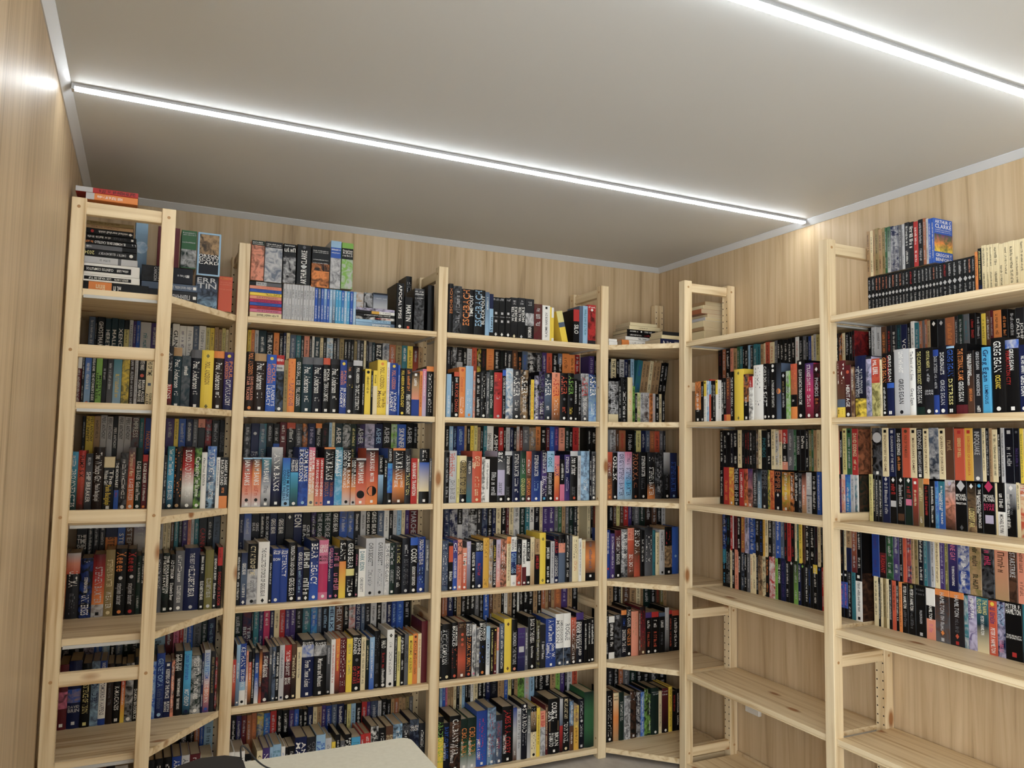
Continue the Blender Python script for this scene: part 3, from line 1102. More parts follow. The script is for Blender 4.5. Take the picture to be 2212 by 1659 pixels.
*766.7`46.6`239`k|.25|b>cr|.78|k`w`~@.03-.23;#s
813.4`11.1`197`gy`w`~@.05-.5
@a2b`B`0.190`1.3734`back``
48.9`27.3`167`dk~gy``
76.2`33.1`169`nv`lg`#c@.25:lg;=THE@.7-.74;=LAST@.75-.8
109.3`30.1`169`gb~te``
139.5`27.1`172`k``
166.6`26.5`170`k|.5|b|.8|k``
193`29.1`177`ma`w`
222.2`36.1`176`do|.15|k`w`
258.3`29.6`172`dk~gy``
287.9`23`174`dk~o``
310.9`32.6`175`nv`lp`
343.6`27.7`176`o|.12|k`w`
371.3`30.5`175`k`ma`
401.8`13.1`181`lb``
414.9`13.2`182`cr``
428.1`33.6`178`dt`w`ASHER@.1-.5
461.7`35.7`179`dg~lg``
497.4`27`177`dg`ye`
524.4`38.1`178`k~p`lg`ASHER@.1-.5
562.5`44`180`lp~gb``
606.5`37`180`nv`lb`ASHER@.1-.5
643.5`39.2`186`k`lg`ASHER@.1-.5
682.7`28.3`181`gn~lg``
711`42.7`181`b`w`SKINNER@.1-.6
753.7`33.6`189`k`lg`ASHER@.1-.5
787.3`21.2`186`k`lg`
@a3`B`0.030`0.8243`front`left back bay`fourth
23.5`17`204`k`w`~@.08-.5;~@.56-.9
*40.4`24.1`203`nv>gb>nv`w`GREG BEAR@.2-.42;~@.6-.85;#d
*64.5`39.3`237`k|.42|lg~gy`w`CITY AT END OF TIME@.04-.52:cr;GREG BEAR@.6-.8:gy;#c:k
*103.8`43.2`243`w`k`THE COLLECTED STORIES OF GREG BEAR@.1-.88*.4;#d:k
147`13.7`186`k`w`~@.15-.6;#s
*160.7`31.1`213`bl`w`=Greg@.02-.06;=Bear@.06-.1;=EON@.17-.22;#c
*191.8`29`212`bl`w`=Greg@.02-.06;=Bear@.06-.1;ETERNITY@.12-.52
*220.9`35.2`236`k`w`FOUNDATION AND CHAOS@.06-.56*.5;GREG BEAR@.6-.9;#c
*256.1`25.6`217`nv`w`GREG BEAR@.1-.42;~@.44-.86:lb;#s
*281.7`25.8`204`k`w`~@.05-.36*.9;~@.56-.9*.9;#d
*307.5`36.8`241`k>bl>b`w`BEAR@.05-.3*.7;LEGACY@.36-.74*.7;#c
*344.3`38.8`241`pk|.4|mg|.88|pk`w`=GREG@.08-.14;=BEAR@.15-.21;=MOVING@.26-.31:k;=MARS@.32-.36:k;#c
383.2`22.8`214`nv`pk`GREG BEAR@.03-.42;QUEEN OF ANGELS@.1-.66*.3_:lg;#s
406`23`206`k`pk`~@.1-.4*.9;~@.5-.85*.9;#d
*429`28.9`238`k|.37|o>y`w`SLANT@.05-.34*.7
*457.9`35.9`235`k|.5|ye|.62|k`w`GREG BEAR@.05-.48;VITALS@.68-.9;#c
493.8`16`199`k`pk`~@.1-.35;~@.5-.8:w;#d
*509.7`31.3`198`w`te`DARK EDEN@.05-.45;CHRIS BECKETT@.6-.9:gy
*541`41.8`240`lg`dk`CHRIS BECKETT@.08-.48*.45;~@.55-.85:gy;#c:k
*582.8`40.5`241`lg`dk`CHRIS BECKETT@.08-.48*.45;~@.55-.85:gy;#c:k
623.4`21.7`216`lg~w`k`THE PEACOCK CLOAK@.05-.75
645.1`23.6`217`dg`lg`The Turing Test@.05-.42;CHRIS BECKETT@.52-.78;#s:w
*668.7`30.8`218`k`w`~@.05-.42:ye;~@.45-.9
*699.5`36.4`236`nk`lg`~@.1-.34;BOWL OF HEAVEN@.38-.84:gy;#c
*736`33.2`237`b|.14|k`w`COSM@.2-.45*.75;GREGORY BENFORD@.52-.86;#c
*769.2`36.2`238`bl~k`w`FOUNDATION'S FEAR@.05-.5;~@.55-.86:lb;#c
805.3`19.2`224`gy`w`~@.1-.6
@a3b`B`0.190`0.9903`back``
44.1`19`173`nv``
63.1`30.3`176`b>lg``
93.4`32.1`172`nk`lg`GREG/BEAR@.2-.4
125.5`21.9`177`k`w`
147.4`18.7`180`k`lg`BLOOD MUSIC@.1-.7
166.1`30.7`179`nv`w`GREG BEAR@.15-.5
196.8`33`178`nk`w`GREG BEAR@.15-.5
229.8`35.4`175`dk`w`#d@.1
265.2`35.7`176`nv`w`EON@.05-.35*.8
301`36.1`175`k`lg`GREG/BEAR@.3-.7
337`23.9`180`k~p`lg`
361`30.1`178`dg`lg`THE FORGE OF@.05-.8
391.1`36.5`180`dg`lg`THE FORGE OF@.05-.8
427.6`32.4`177`k`w`GREG BEAR@.05-.5
460`35.8`176`b~gy``
495.8`29`181`gb~b``
524.8`28.7`182`dk`w`
553.5`25.3`181`lg`gy`
578.8`20.4`181`k`w`GREG BEAR@.05-.6
599.2`32`181`k`w`GREG BEAR@.05-.6
631.2`29.9`181`gb`w`
661.2`23.2`177`w`gy`
684.3`18.6`179`k`w`
703`18.7`178`lg``
721.7`20.7`176`lb``
742.4`17`176`cr``
759.4`19`178`p``
778.4`42.1`178`ma`lg`MARCHER@.05-.7
@a4`B`0.030`0.4404`front`left back bay`fifth
23.5`14.2`177`r>do>k`w`~@.1-.5
37.7`14.6`232`lb>gb`w`~@.3-.56;#s
*52.2`22.4`234`bl|.62|lb|.76|w`w`KETHANI@.05-.38*.7;ERIC BROWN@.42-.7;#c:k
74.6`8.9`205`sa>w`k`
83.4`12.9`202`k|.2|r>o>k`w`~@.2-.6
96.3`11.1`214`k`w`~@.2-.9
107.5`16.8`194`k>b>w`w`ERIC BROWN@.2-.4;~@.5-.7
124.1`11.2`208`k>o>k>do`w`~@.5-.7
*135.4`26.6`194`nk~ma`w`STARSHIP SEASONS@.08-.5;ERIC BROWN@.25-.5*.3_;#c
162`11.3`212`gy>k`w`STARSHIP@.15-.32
173.3`14.8`211`gb~k`w`~@.08-.5;#s
188.1`13.3`213`k`w`STARSHIP WINTER@.12-.56;ERIC BROWN@.6-.8;#s
201.4`19.9`215`lg`nv`~@.1-.6;#s
*221.3`26.9`213`r|.3|ma>k`w`THE TELEMASS QUARTET@.1-.56;ERIC/BROWN@.6-.72;#c
248.2`20.9`215`br>k`cr`Threshold Shift@.2-.62;#s
269.1`19.5`201`cr`gy`~@.1-.6
*288.7`49.6`225`k|.04|nk|.09|lg~b|.3|nv`w`=Fredric@.03-.06;=Brown@.06-.09;From These Ashes@.36-.82*.6;#s
*338.1`51.1`220`k|.09|lg~dk|.28|k`w`=Fredric@.03-.06;=Brown@.06-.09;Martians and Madness@.33-.83*.5;#s
389.2`18.5`197`gy>k`lg`~@.05-.4;#c
407.7`17.8`218`w`r`~@.1-.8
425.6`18.7`220`o>do>db`y`~@.1-.6
*444.2`27`220`ma`w`~@.04-.55*.7;~@.58-.9*.7
*471.2`24.7`216`y`te`~@.1-.3;~@.4-.7
*496`36.6`227`k`w`JOHN/BRUNNER@.04-.34;#c:gy@.44;A MAZE/OF STARS@.55-.86:r;#c
532.5`20.9`216`cr`k`~@.05-.9
553.4`14.7`202`dg>k`cr`~@.1-.6
568.2`21.1`213`lb>b`w`~@.1-.8
*589.3`25.9`236`k`gy`~@.08-.45*.6;~@.55-.75;#c
*615.2`27.9`204`k`w`HALO@.05-.2*.7;~@.3-.6:r;~@.62-.9;#c
*643.1`32.4`237`w`gy`~@.2-.8*.4;#d:k@.1;#c:k
675.5`12.6`216`k`w`~@.05-.9
688.1`15.3`206`ye`k`~@.3-.7
703.4`17.9`211`k`w`Algis Budrys@.05-.36;~@.5-.7;#c
721.3`17.6`212`gy`k`HARD LANDING@.2-.56
738.9`19.9`204`y`br`MICHAELMAS@.1-.4;ALGIS BUDRYS@.45-.76
758.9`22.3`210`o`br`MICHAELMAS@.14-.5;~@.52-.82;#c@.06
781`16.1`209`cr`do`~@.1-.7
*797.1`27.4`260`ma`w`.
@a4b`B`0.190`0.5928`back``
38.3`35.3`183`dg``
73.5`35.6`185`nv~ma`lg`TERRY/BISSON@.4-.9
109.1`8`181`k``
117.1`22`185`te``
139.1`18.1`185`nv~p``
157.1`26.3`184`mg`w`
183.4`16.2`179`nv`w`
199.6`22.5`178`cr`k`
222.1`22.6`178`r``
244.7`20.6`177`p``
265.3`22.8`177`p`w`
288.2`29.3`180`k`lg`
317.4`33.7`182`te~gb``
351.2`27.6`181`b~cy``
378.8`19.2`178`gb``
398`30.1`179`nk`lb`
428.1`26`180`lb`nv`HELIX@.05-.6
454.1`37.1`174`br`lg`HELIX WARS@.05-.9
491.3`24.2`178`k`w`
515.5`28.8`180`lg~do``
544.3`24.5`179`nv`lg`KINGS OF ETERNITY@.05-.9
568.8`17.9`178`gb``
586.7`24.8`176`dk``
611.5`27.2`173`lg``
638.8`22.8`178`k`w`
661.6`23`174`lg``
684.5`23.1`177`nv`w`
707.6`23.2`178`bl`lb`
730.8`32.7`173`b`lb`
763.6`32`173`k``
@a5`B`0.030`0.0472`front`left back bay`bottom
23.5`21.4`218`w`k`=~@.1-.13
44.9`39.4`217`w`k`=Volume 1@.1-.13;#c:g@.22*.8
84.3`25.7`204`k`w`=~@.1-.18
128.9`21.6`209`cr`k`=A@.08-.12
150.5`27.1`216`p`w`NO@.1-.3
177.5`12.3`216`lb`nv`
189.8`31.8`223`lb`te`=~@.1-.14;=~@.16-.2
221.5`15.5`213`w`b`~@.1-.3
237`12.5`207`k`w`
249.5`25.6`208`k`w`~@.1-.3
275.1`46.6`237`nv`w`ANC/MAC@.08-.42
321.6`37.1`232`dk`gy`ORPH/WO@.08-.42
358.7`38`236`lb`b`SEE/EAR@.1-.4
396.7`25.2`218`lg`gy`
421.9`15.9`201`y`k`
437.8`19.8`227`k`w`~@.1-.4
457.7`18`201`gy`w`
475.7`27.2`223`k`w`NON/P.D.@.05-.35
502.9`38.1`207`cy`te`~@.1-.2*.9
540.9`16.5`214`r`w`
557.5`27.4`214`r>do`w`
584.7`33.5`238`k~w`w`
618.2`30.8`229`k`w`
649`32`231`br`cr`=GLEN@.15-.19;=COOK@.2-.24
680.9`40.4`234`lb~k`w`
721.4`33.6`233`k~gy`w`
755`41.2`243`k>nv~gb`w`=GLEN@.1-.14;=COOK@.15-.19
796.3`28`223`dk`w`
@a5b`B`0.190`0.1656`back``
36.1`9`190`pk``
45.1`20.3`188`k`w`
65.4`20.5`183`nv~p``
85.9`20.6`182`ma``
106.5`18.4`182`tb``
124.8`20.8`187`tb`o`
145.6`27.9`186`gb~y``
173.5`25.8`180`b~cy``
199.3`25.9`185`r``
225.2`23.7`186`k`w`
248.9`26.3`183`k`w`
275.2`21.6`180`p``
296.8`19.3`181`b``
316.2`17`177`k`w`
333.2`19.5`176`k`w`
352.7`22.1`183`nv`w`
374.7`17.3`180`cr``
392`19.8`179`tn``
411.8`17.4`182`p``
429.2`25`177`bl``
454.2`22.7`180`gb``
476.9`30.4`179`nv`w`
507.3`12.7`174`k``
520`17.9`174`ye``
537.9`20.6`174`lb``
558.5`25.9`173`k`w`
584.4`23.4`175`r``
607.8`15.7`172`p``
623.5`34.2`173`nv~gb``
657.7`15.9`170`lg``
673.5`23.9`176`k``
697.5`18.7`171`k``
716.2`16.1`171`tn``
732.3`18.9`172`tb``
751.2`16.3`174`tn``
767.4`16.3`170`tn``
783.8`16.4`174`og``
800.1`18.6`170`gy``
@c1`B`0.030`1.5882`front`middle back bay`second
887.2`22.5`194`lb`nv`~@.5-.95:w
909.7`10.1`183`k`w`
919.8`26.1`205`do|.1|k`w`~@.13-.22;RX FOR CHAOS@.26-.88:do;#c
*945.9`32.6`229`o`do`Christopher Anvil@.2-.5;~@.55-.92:w;#c@.06
*978.5`36.8`236`lb`w`~@.45-.85*.5;#c:o
1015.3`9.9`214`sa~lg`k`~@.1-.9
1025.2`29.8`208`k`w`~@.06-.5;~@.55-.95
1055`25`214`k`w`~@.05-.84*.8;#c
1079.8`15.1`213`gy~k`w`
1094.9`25.2`224`dg`w`~@.1-.45;~@.5-.78;#s:g
*1120.1`41.2`214`r|.2|r~k|.48|r`o`~@.05-.17*.9;~@.5-.6:lg;#c:lg
1161.3`17.4`227`b|.12|k`w`CATHERINE ASARO@.16-.52;~@.6-.9:lg
*1178.6`36.6`236`lb>gb~w`w`COWL@.05-.42:lg*.8;~@.6-.85
*1215.2`41.6`233`dk>gy>k`w`NEAL@.04-.12;ASHER@.14-.54*.75;~@.62-.88;#c
*1256.8`42`233`k~tn`w`NEAL@.03-.1;ASHER@.12-.48*.75;THE DEPARTURE@.5-.85;#c
1298.7`10`204`k`w`~@.2-.9
1308.7`18.6`190`y`do`~@.08-.95
1327.3`24`210`nk~lp`w`~@.1-.9;#s
1351.3`30.6`231`k~p`gy`ASHER@.04-.44*.75;#c@.54;THE GABBLE@.62-.88:w;#c
*1381.8`43.3`226`k>gb>k`w`NEAL@.03-.1;ASHER@.12-.48*.75;#c:gb@.58;~@.7-.85;#s
*1425`43.7`230`sa>o>br`r`NEAL@.03-.1:k;ASHER@.12-.5*.75;~@.55-.88:w
*1468.7`43`230`k`do`ASHER@.06-.45*.75;#c:gy@.55;~@.66-.86;#c:w
*1511.7`33.4`232`k`gn`ASHER@.06-.45*.75;#c:gy@.55;~@.7-.86:y;#c:w
1545.1`19.6`204`k`w`~@.05-.6;#s
1564.7`19.7`198`k`lg`~
*1584.4`45.3`234`lg>gy~k`r`ASHER@.08-.48*.75;THE TECHNICIAN@.5-.86:w;#c:w
*1629.6`42.4`232`k>lb~b`w`ASHER@.02-.46*.75;~@.6-.9
@c1b`B`0.190`1.7513`back``
944.6`17.7`176`dk``
962.3`10.1`176`k``
972.5`21.4`173`k~lg``
993.8`30.7`176`k|.4|lg``
1024.5`20.6`174`k`w`
1045.1`25.9`173`lg`nv`
1071`26`179`do``
1097.1`20.9`174`k~y``
1118`29`177`k`ma`
1147`39.8`179`o`do`
1186.8`32.1`178`k`w`
1218.9`21.5`176`k`dg`
1240.4`16.2`178`k`w`
1256.7`27.2`178`dk`w`
1283.8`30.1`180`br`o`
1313.9`24.8`175`k`o`
1338.7`30.5`179`gb`b`
1369.1`41.9`176`k~lg`w`
1411`39.4`177`k~gy``
1450.5`25.5`181`p``
1476`31.4`179`do``
1507.4`31.6`180`k`w`
1539`26`181`gb|.3|k`w`
1565.1`40.8`183`o`k`
1605.9`32.3`179`o`k`
1638.2`29.6`181`r~k``
1721.5`33.1`180`p`lp`
1754.6`12.1`180`k``
@c2`B`0.030`1.2070`front`middle back bay`third
885.8`21.8`225`k`lg`
*907.6`36.2`232`lg`do`THE LAST@.04-.4*.4;PRESIDENT@.06-.5*.4_;JOHN BARNES@.55-.93:gy
943.9`13.9`210`ye`k`~@.5-.9
*957.8`33.8`210`cr|.14|og|.82|k`k`GARDEN@.1-.42*.75;STONES@.45-.8*.75;#c:w
991.6`26.7`205`k>gy>te`w`~@.1-.4
*1018.3`47.1`231`do`cr`OTHER@.1-.3*.5;~@.12-.38*.4_;~@.5-.9;#c
1065.4`17.4`204`w~k`k`~@.05-.9
1082.8`22.4`195`w`dk`~@.1-.7
*1105.2`39`206`k`lg`~@.3-.85*.6
*1144.2`39.4`232`k>gy|.37|lp|.87|k`w`ark@.02-.22*.8;baxter@.62-.84:gy;#c:w
*1183.7`36.2`232`lg|.08|k`w`bronze summer@.1-.46*.7;baxter@.7-.88:gy;#c
*1219.9`40.1`233`dk>nv`w`STEPHEN BAXTER@.06-.5;~@.54-.84;#c
*1260`31.1`233`dg>g>dg`lg`~@.15-.5;CONQUEROR@.54-.88:ye;#c
1291.2`28.2`233`do>br>ma`w`~@.15-.5;EMPEROR@.54-.88:o;#c
*1319.4`47.5`234`nk>bl`w`STEPHEN BAXTER@.08-.5;~@.6-.85:lb;#c
1366.9`5.3`95`w`k`.
1372.2`29.3`234`nk>p>k`w`STEPHEN BAXTER@.03-.44;EXULTANT@.5-.9*.7;#s:cy
*1401.6`40.8`235`lb|.42|k`te`flood@.05-.32*.7;stephen baxter@.44-.88:lg;#c:w
1442.5`28.1`214`pk>o>r`p`FLUX@.18-.46*.8;#s:w
1470.6`26.1`195`k|.6|pk`w`~@.1-.5
1496.8`30.2`219`p>nv>p`w`STEPHEN BAXTER@.05-.4;~@.48-.8:lp
*1527`42.1`236`lg|.1|k`w`Iron winter@.12-.48*.7;baxter@.72-.9:gy;#c:do
1569`19`215`lg`k`
*1588`47.7`237`lb~gb`nv`STEPHEN BAXTER@.05-.32;~@.58-.88:w
1635.8`11.3`210`nk`w`
1647.1`24.9`235`dk~gy`w`~@.1-.9;#c
@c2b`B`0.190`1.3787`back``
943.9`20`174`k`w`
964`20.1`173`lb`w`
984.1`18.2`174`nv`lb`
1002.3`38.2`174`bl`lb`
1040.4`12.8`178`tn``
1053.2`18`176`k`w`
1071.2`18.1`178`y``
1089.3`18.1`179`ye`k`
1107.4`15.6`173`tn``
1123`15.7`176`k``
1138.7`18.3`179`te``
1157`34.3`179`w`k`FANTASTIC VOYAGE@.2-.9*.35;DESTINATION BRAIN@.2-.9*.35_
1191.3`26.5`174`k`w`ASIMOV@.2-.85*.7
1217.8`26.7`174`r`w`
1244.5`13.4`177`k`w`
1257.9`21.5`174`lg``
1279.5`18.9`176`nv`lg`
1298.4`16.3`175`k`w`
1314.7`16.4`180`lg>o``
1331.1`16.4`181`k>do`w`
1347.5`35.8`182`gy``
1383.3`36.1`177`gy~tn``
1419.4`28`182`o>br`k`
1447.4`31`182`k`w`
1478.3`19.8`178`ma``
1498.1`25.6`184`b`lb`
1523.7`25.7`185`p`pk`
1549.5`34.6`180`sa``
1584`26.1`186`dg`lg`
1610.1`20.4`182`k`w`
1630.5`35.2`183`r`k`
1718.5`20.5`188`k`w`
1739`30.9`187`k`w`
@c3`B`0.030`0.8243`front`middle back bay`fourth
*885`28.4`218`gb~nv`w`~@.08-.9*.7
913.4`20.4`206`k|.06|do|.4|k`w`~@.6-.85*.7;#s
933.8`22.6`217`p>b`w`CHI@.05-.24;ALEXANDER BESHER@.36-.76*.5;#c
956.4`22.3`219`sa`br`MIR@.03-.32*.8;~@.4-.8:do;#c:w
978.7`21.8`182`sa>do`w`RIM@.12-.42*.7;~@.45-.85;#c
1000.5`20.8`209`lp>gy`w`~@.1-.5
1021.3`21.7`197`k`w`ALFRED BESTER@.18-.5;#s@.56;~@.65-.86;#d
*1043`37.3`209`k|.22|bl>nk`w`ALFRED/BESTER@.03-.2;~@.44-.76:r;#c
*1080.3`29.8`222`go`br`~@.05-.4*.5;~@.82-.96*.5
1110.1`18.6`216`tn~lg`k`
1128.6`15.4`214`k`y`LLOYD BIGGLE, JR.@.12-.46;THE WHIRLIGIG OF TIME@.48-.95:w
1144.1`21.6`213`lp>sa`k`~@.1-.4;~@.45-.9:w
*1165.7`32.6`214`br~sa`w`~@.1-.78*.5
1198.3`21.9`223`o|.14|cr`k`~@.1-.9*.4
1220.1`28.3`222`w|.3|bl>nk|.78|w`k`TERRY/BISSON@.05-.27;GREETINGS@.33-.74:lb*.8;#c:lg
1248.4`27`209`k|.55|do~k`lg`~@.1-.3;~@.32-.7*.4;#c
1275.4`22.3`207`w|.6|ma`k`~@.05-.55*.7;#c:w
1297.7`20.9`209`k|.48|w|.8|k`w`~@.05-.45*.5;#c
1318.6`22.5`217`cr>tn`gy`~@.1-.5
1341.1`26.1`208`tn|.34|k`r`~@.08-.3:k;JAMES BLISH@.36-.66
*1367.2`32.7`235`y`ol`#d:ol@.12;#d:ol@.93
1399.9`24.5`197`k`w`JAMES BLISH@.15-.42;~@.6-.85;#d
1424.4`20.4`194`lg`dk`~@.05-.9
1444.8`25.1`217`k>nv`w`JAMES BLISH@.06-.36:r;A CASE OF CONSCIENCE@.42-.86;#s
*1469.9`36.2`224`k|.18|sa|.38|gb`gy`~@.03-.34*.6
1506.1`23.2`223`k`w`~@.02-.7;~@.75-.9
1529.3`15`218`gy`k`
1544.3`32.9`213`cr`k`~@.08-.5*.6;~@.52-.8:do
1577.2`15.5`202`w`k`~@.05-.85
1592.7`22`195`cr`o`~@.05-.22
*1614.7`54.5`188`br>o>br|.8|k`w`~@.03-.7:gb*.3;#s@.88
@c3b`B`0.190`1.0037`back``
948.1`27.9`177`nv~gb``
976`37.6`179`nv~lg``
1013.6`25.3`180`k|.5|lg``
1038.9`30.5`178`lg~nv``
1069.4`43.6`177`k~lg``
1112.9`25.8`178`dk`w`
1138.8`28.6`181`nv~gb``
1167.4`23.6`175`k`w`
1191`21`179`nv``
1212`26.4`178`cr`br`
1238.5`26.6`175`k`w`
1265.1`16`177`ma`lg`
1281.1`24.2`179`cr``
1305.3`32.4`178`lg~w``
1337.7`29.9`175`dg`lg`
1367.7`24.7`182`te`w`
1392.3`24.8`180`w`k`TIMESCAPE@.1-.5
1417.1`30.5`182`nk`lg`
1447.6`16.7`175`cr``
1464.3`30.8`176`p`lp`
1495.1`33.9`174`p`w`
1529`22.7`180`gy``
1551.7`20`175`g``
1571.7`20.1`174`tn``
1591.8`20.1`176`gy``
1611.9`26`180`dg`lg`
1637.9`23.3`179`dk`w`
1718.5`20.5`175`cr``
1739`13.7`174`k``
1752.7`20.7`180`br`r`
@c4`B`0.030`0.4404`front`middle back bay`fifth
879.1`13.9`235`k`lg`~@.1-.6;#c:cr
*893`44.9`239`k`w`LOIS MCMASTER BUJOLD@.1-.72*.3:gy;A CIVIL CAMPAIGN@.1-.72*.45_;#c:cr
*937.8`28.3`242`k`w`LOIS MCMASTER/BUJOLD@.06-.42;~@.46-.82:do*.8;#c:do
*966.1`38.1`242`db>br>do>br`tn`=~@.03-.06;=~@.07-.1;#c:do@.22;#c:do@.31;#c:do@.4;#s:w
*1004.2`30.7`241`nk`w`LOIS MCMASTER/BUJOLD@.04-.26;DIPLOMATIC IMMUNITY@.28-.9:o;#c:do
1034.9`19.3`226`lg>k~w`k`~@.1-.8;#c:pk
1054.2`14.5`213`gy~w`k`
*1068.8`34.6`238`k`w`LOIS MCMASTER/BUJOLD@.04-.36;~@.45-.8:b*.8;#c:o
1103.4`19.1`213`lb>w`nv`LOIS MCMASTER BUJOLD@.25-.8
1122.5`17.3`205`k`ye`~@.05-.6;~@.62-.92
1139.8`14.9`204`k>ma`y`#c@.05;~@.3-.8;#d:w
1154.6`12.4`203`sa|.5|lg`w`~@.1-.45
1167.1`25.5`219`gb>k`w`~@.05-.5;~@.55-.92
*1192.5`37.7`237`y`br`#d:br@.1;#d:br@.93
1230.2`27.9`232`k`lg`I REMEMBER THE FUTURE@.22-.86;#c:sa
*1258.1`38.3`193`p>nv`gb`=~@.12-.15;=~@.2-.23;#s:lg@.5*.8;=~@.65-.7
1296.5`17.5`190`gy`w`
*1314`42.5`236`k`w`BACK IN THE USSA@.04-.5*.7;Byrne & Newman@.56-.78;#d
1356.5`20.4`217`dk~ol`w`~
1376.8`28.9`197`dk`w`~@.4-.8
*1405.7`53`221`bl`w`A New Dawn@.03-.46*.65;John W./Campbell, Jr.@.5-.82;#s
*1458.8`42.9`238`w|.66|nk~gb`gy`AMBASSADOR'S/MISSION@.12-.56;#s:w
*1501.7`37.9`239`w|.66|k~gb`gy`ROGUE@.2-.52*.6;#s:w
1539.6`30`216`do>br>k`w`~@.05-.9*.5;#c
*1569.6`41.3`236`p|.14|nk`w`ORSON SCOTT CARD@.18-.84*.35;ENDER IN EXILE@.18-.7*.35_;#s
1610.9`19.4`201`k`w`~@.1-.7
1630.3`16.7`204`k`w`~@.1-.6;#s
1647`23.5`205`k`w`~@.05-.6;#s
@c4b`B`0.190`0.6128`back``
945.6`14.8`182`tb``
960.3`12.3`183`tb``
972.7`29.8`178`nv`w`
1002.4`17.5`177`k`w`
1019.9`20`182`tn``
1039.9`25.2`180`k``
1065.1`20.3`177`k`w`
1085.4`25.5`183`k`w`
1110.9`20.5`181`gy``
1131.3`23.2`182`k`lg`
1154.5`28.5`176`b`w`
1183`20.8`182`br``
1203.8`20.9`175`tn``
1224.7`21`181`tn``
1245.7`15.8`178`k``
1261.6`18.5`177`w`k`
1280.1`21.3`178`tn``
1301.4`29.5`181`k`w`
1330.9`10.8`176`w``
1341.6`21.6`174`k`w`
1363.2`27.1`177`k`w`
1390.4`27.3`175`k`w`
1417.7`22`173`tn``
1439.7`22.1`173`k`w`
1461.7`22.2`172`tb``
1483.9`16.7`173`tn``
1500.6`16.8`174`br``
1517.4`16.8`174`tn``
1534.3`39.5`177`tb`o`
1573.8`34.2`173`p`lp`
1608`25.8`174`tn``
1633.8`33.5`171`k``
@c5`B`0.030`0.0472`front`middle back bay`bottom
*879.2`28.6`239`k|.36|y`gn`ABADDON'S GATE@.08-.8*.75
907.8`28.1`209`nk`b`BABYLON'S ASHES@.08-.72*.6;~@.4-.75*.3_:w;#s:w
*936`52.6`234`k|.1|br~k|.3|k~br`w`CALIBAN'S WAR@.06-.7*.5;~@.5-.85*.25_;#s
*988.6`34.1`214`dg>dg>g>lg`o`CIBOLA BURN@.18-.75*.65;~@.45-.75*.25_:w;#s:w
*1022.7`41.6`215`dg>dg>g>lg`o`CIBOLA BURN@.18-.75*.65;~@.45-.75*.25_:w;#s:w
*1064.2`52.2`238`bl>b`mg`~@.1-.87*.5;JAMES S. A. COREY@.5-.87*.25_:w;#s:w
*1116.4`41.8`247`gb~lb`r`~@.1-.4*.5;~@.45-.85*.5;~@.52-.85*.25_:w;#s:w
1158.2`30.3`211`dk|.12|gb~nv`r`~@.15-.7*.5;JAMES S. A. COREY@.48-.85*.25_:w;#s:w
*1188.6`55.3`242`k`r`JAMES S. A. COREY@.06-.84*.5;TIAMAT'S WRATH@.5-.84*.25_:w;#s:w
1243.9`18.9`231`bl>lg>br`w`~@.82-.9
1262.8`21.2`225`lg`dk`A BETTER WAY TO DIE@.05-.6;~@.65-.8
*1284`30.5`243`nk`w`STAR ROAD@.08-.52*.7;~@.54-.82:lg*.5;#c@.03
1314.5`19.2`215`dg>lg`w`~@.1-.5
1333.7`29`225`k|.1|tn>k|.5|cr`k`~@.03-.4:lg*.7;~@.45-.85*.7;#c
1362.7`17.5`217`y`br`~@.15-.76
1380.2`27.3`201`sa|.36|lg~gy`r`~@.05-.38*.7
1407.5`15.7`222`br>ma`cr`~@.05-.9
*1423.2`60.2`247`k`w`COURTS@.06-.36*.45;SUN@.22-.4*.45_;#s:tn@.5*.9;BRIAN/D'AMATO@.62-.86;#s
1483.4`17.2`241`lg>gb|.5|r>k`w`.
*1500.6`36.6`246`k`cr`METAPLANETARY@.03-.4*.6;TONY DANIEL@.46-.84*.6:w;#c
1537.2`21.9`225`gb~lb|.5|br`w`
1559.1`26.9`202`tn~y|.5|go`k`~@.05-.4;~@.5-.85
1586`32.8`227`nk`lg`~@.05-.38;#c@.44;~@.52-.8;#s
*1618.8`52.2`255`dg>g>g>dg`w`.
@c5b`B`0.190`0.2120`back``
945.9`12.7`182`lb``
958.5`14.7`179`b``
973.2`9.8`181`pk``
983`14.8`179`tn``
997.8`14.8`184`tn`k`
1012.6`14.9`183`cr`k`
1027.4`14.9`179`k``
1042.4`12.5`181`cr``
1054.8`15`185`lb``
1069.8`12.5`178`k`w`
1082.4`15.1`183`k``
1097.5`15.2`180`w`k`
1112.6`20.3`180`cr`k`
1132.9`23`183`k`w`
1155.9`17.9`179`k`w`
1173.8`23.2`179`nv``
1197`38.9`180`nk`gy`
1235.9`20.9`182`tn``
1256.8`13.1`176`tn``
1269.9`18.4`180`b``
1288.3`18.5`179`ye``
1306.8`15.9`178`k`w`
1322.8`18.6`176`tn``
1341.4`34.8`175`gn~k``
1376.3`27`172`lg`sa`
1403.2`27.2`172`lb``
1430.4`19.1`171`k`w`
1449.5`33`176`k`w`
1482.5`33.2`171`k`w`
1515.7`30.7`170`tn``
1546.3`25.2`169`gn``
1571.6`25.4`174`p``
1597`14.2`174`k``
1611.1`28.5`172`lg``
1639.6`28.6`169`do``
@d1`B`0.045`1.5882`front`right corner bay`second
*1750.5`58.8`206`k~lg|.8|cr`lg`~@.1-.75*.8
1809.3`15.5`211`k`w`
*1824.8`40.2`229`k`gy`~@.05-.3;~@.32-.9:w;#c
1865`28.8`230`cr`o`~@.25-.9*.5
1893.8`13.1`187`gn~k`k`
1906.9`15.2`149`k`w`
1922.1`17.9`155`cr~gn`k`
1939.9`19.9`156`lg~gy`k`
1959.9`36.1`157`lg~br`k`
1995.9`20.2`153`o~br`k`
2016.1`17.6`154`lg`sa`~
2033.7`23.1`152`k`w`
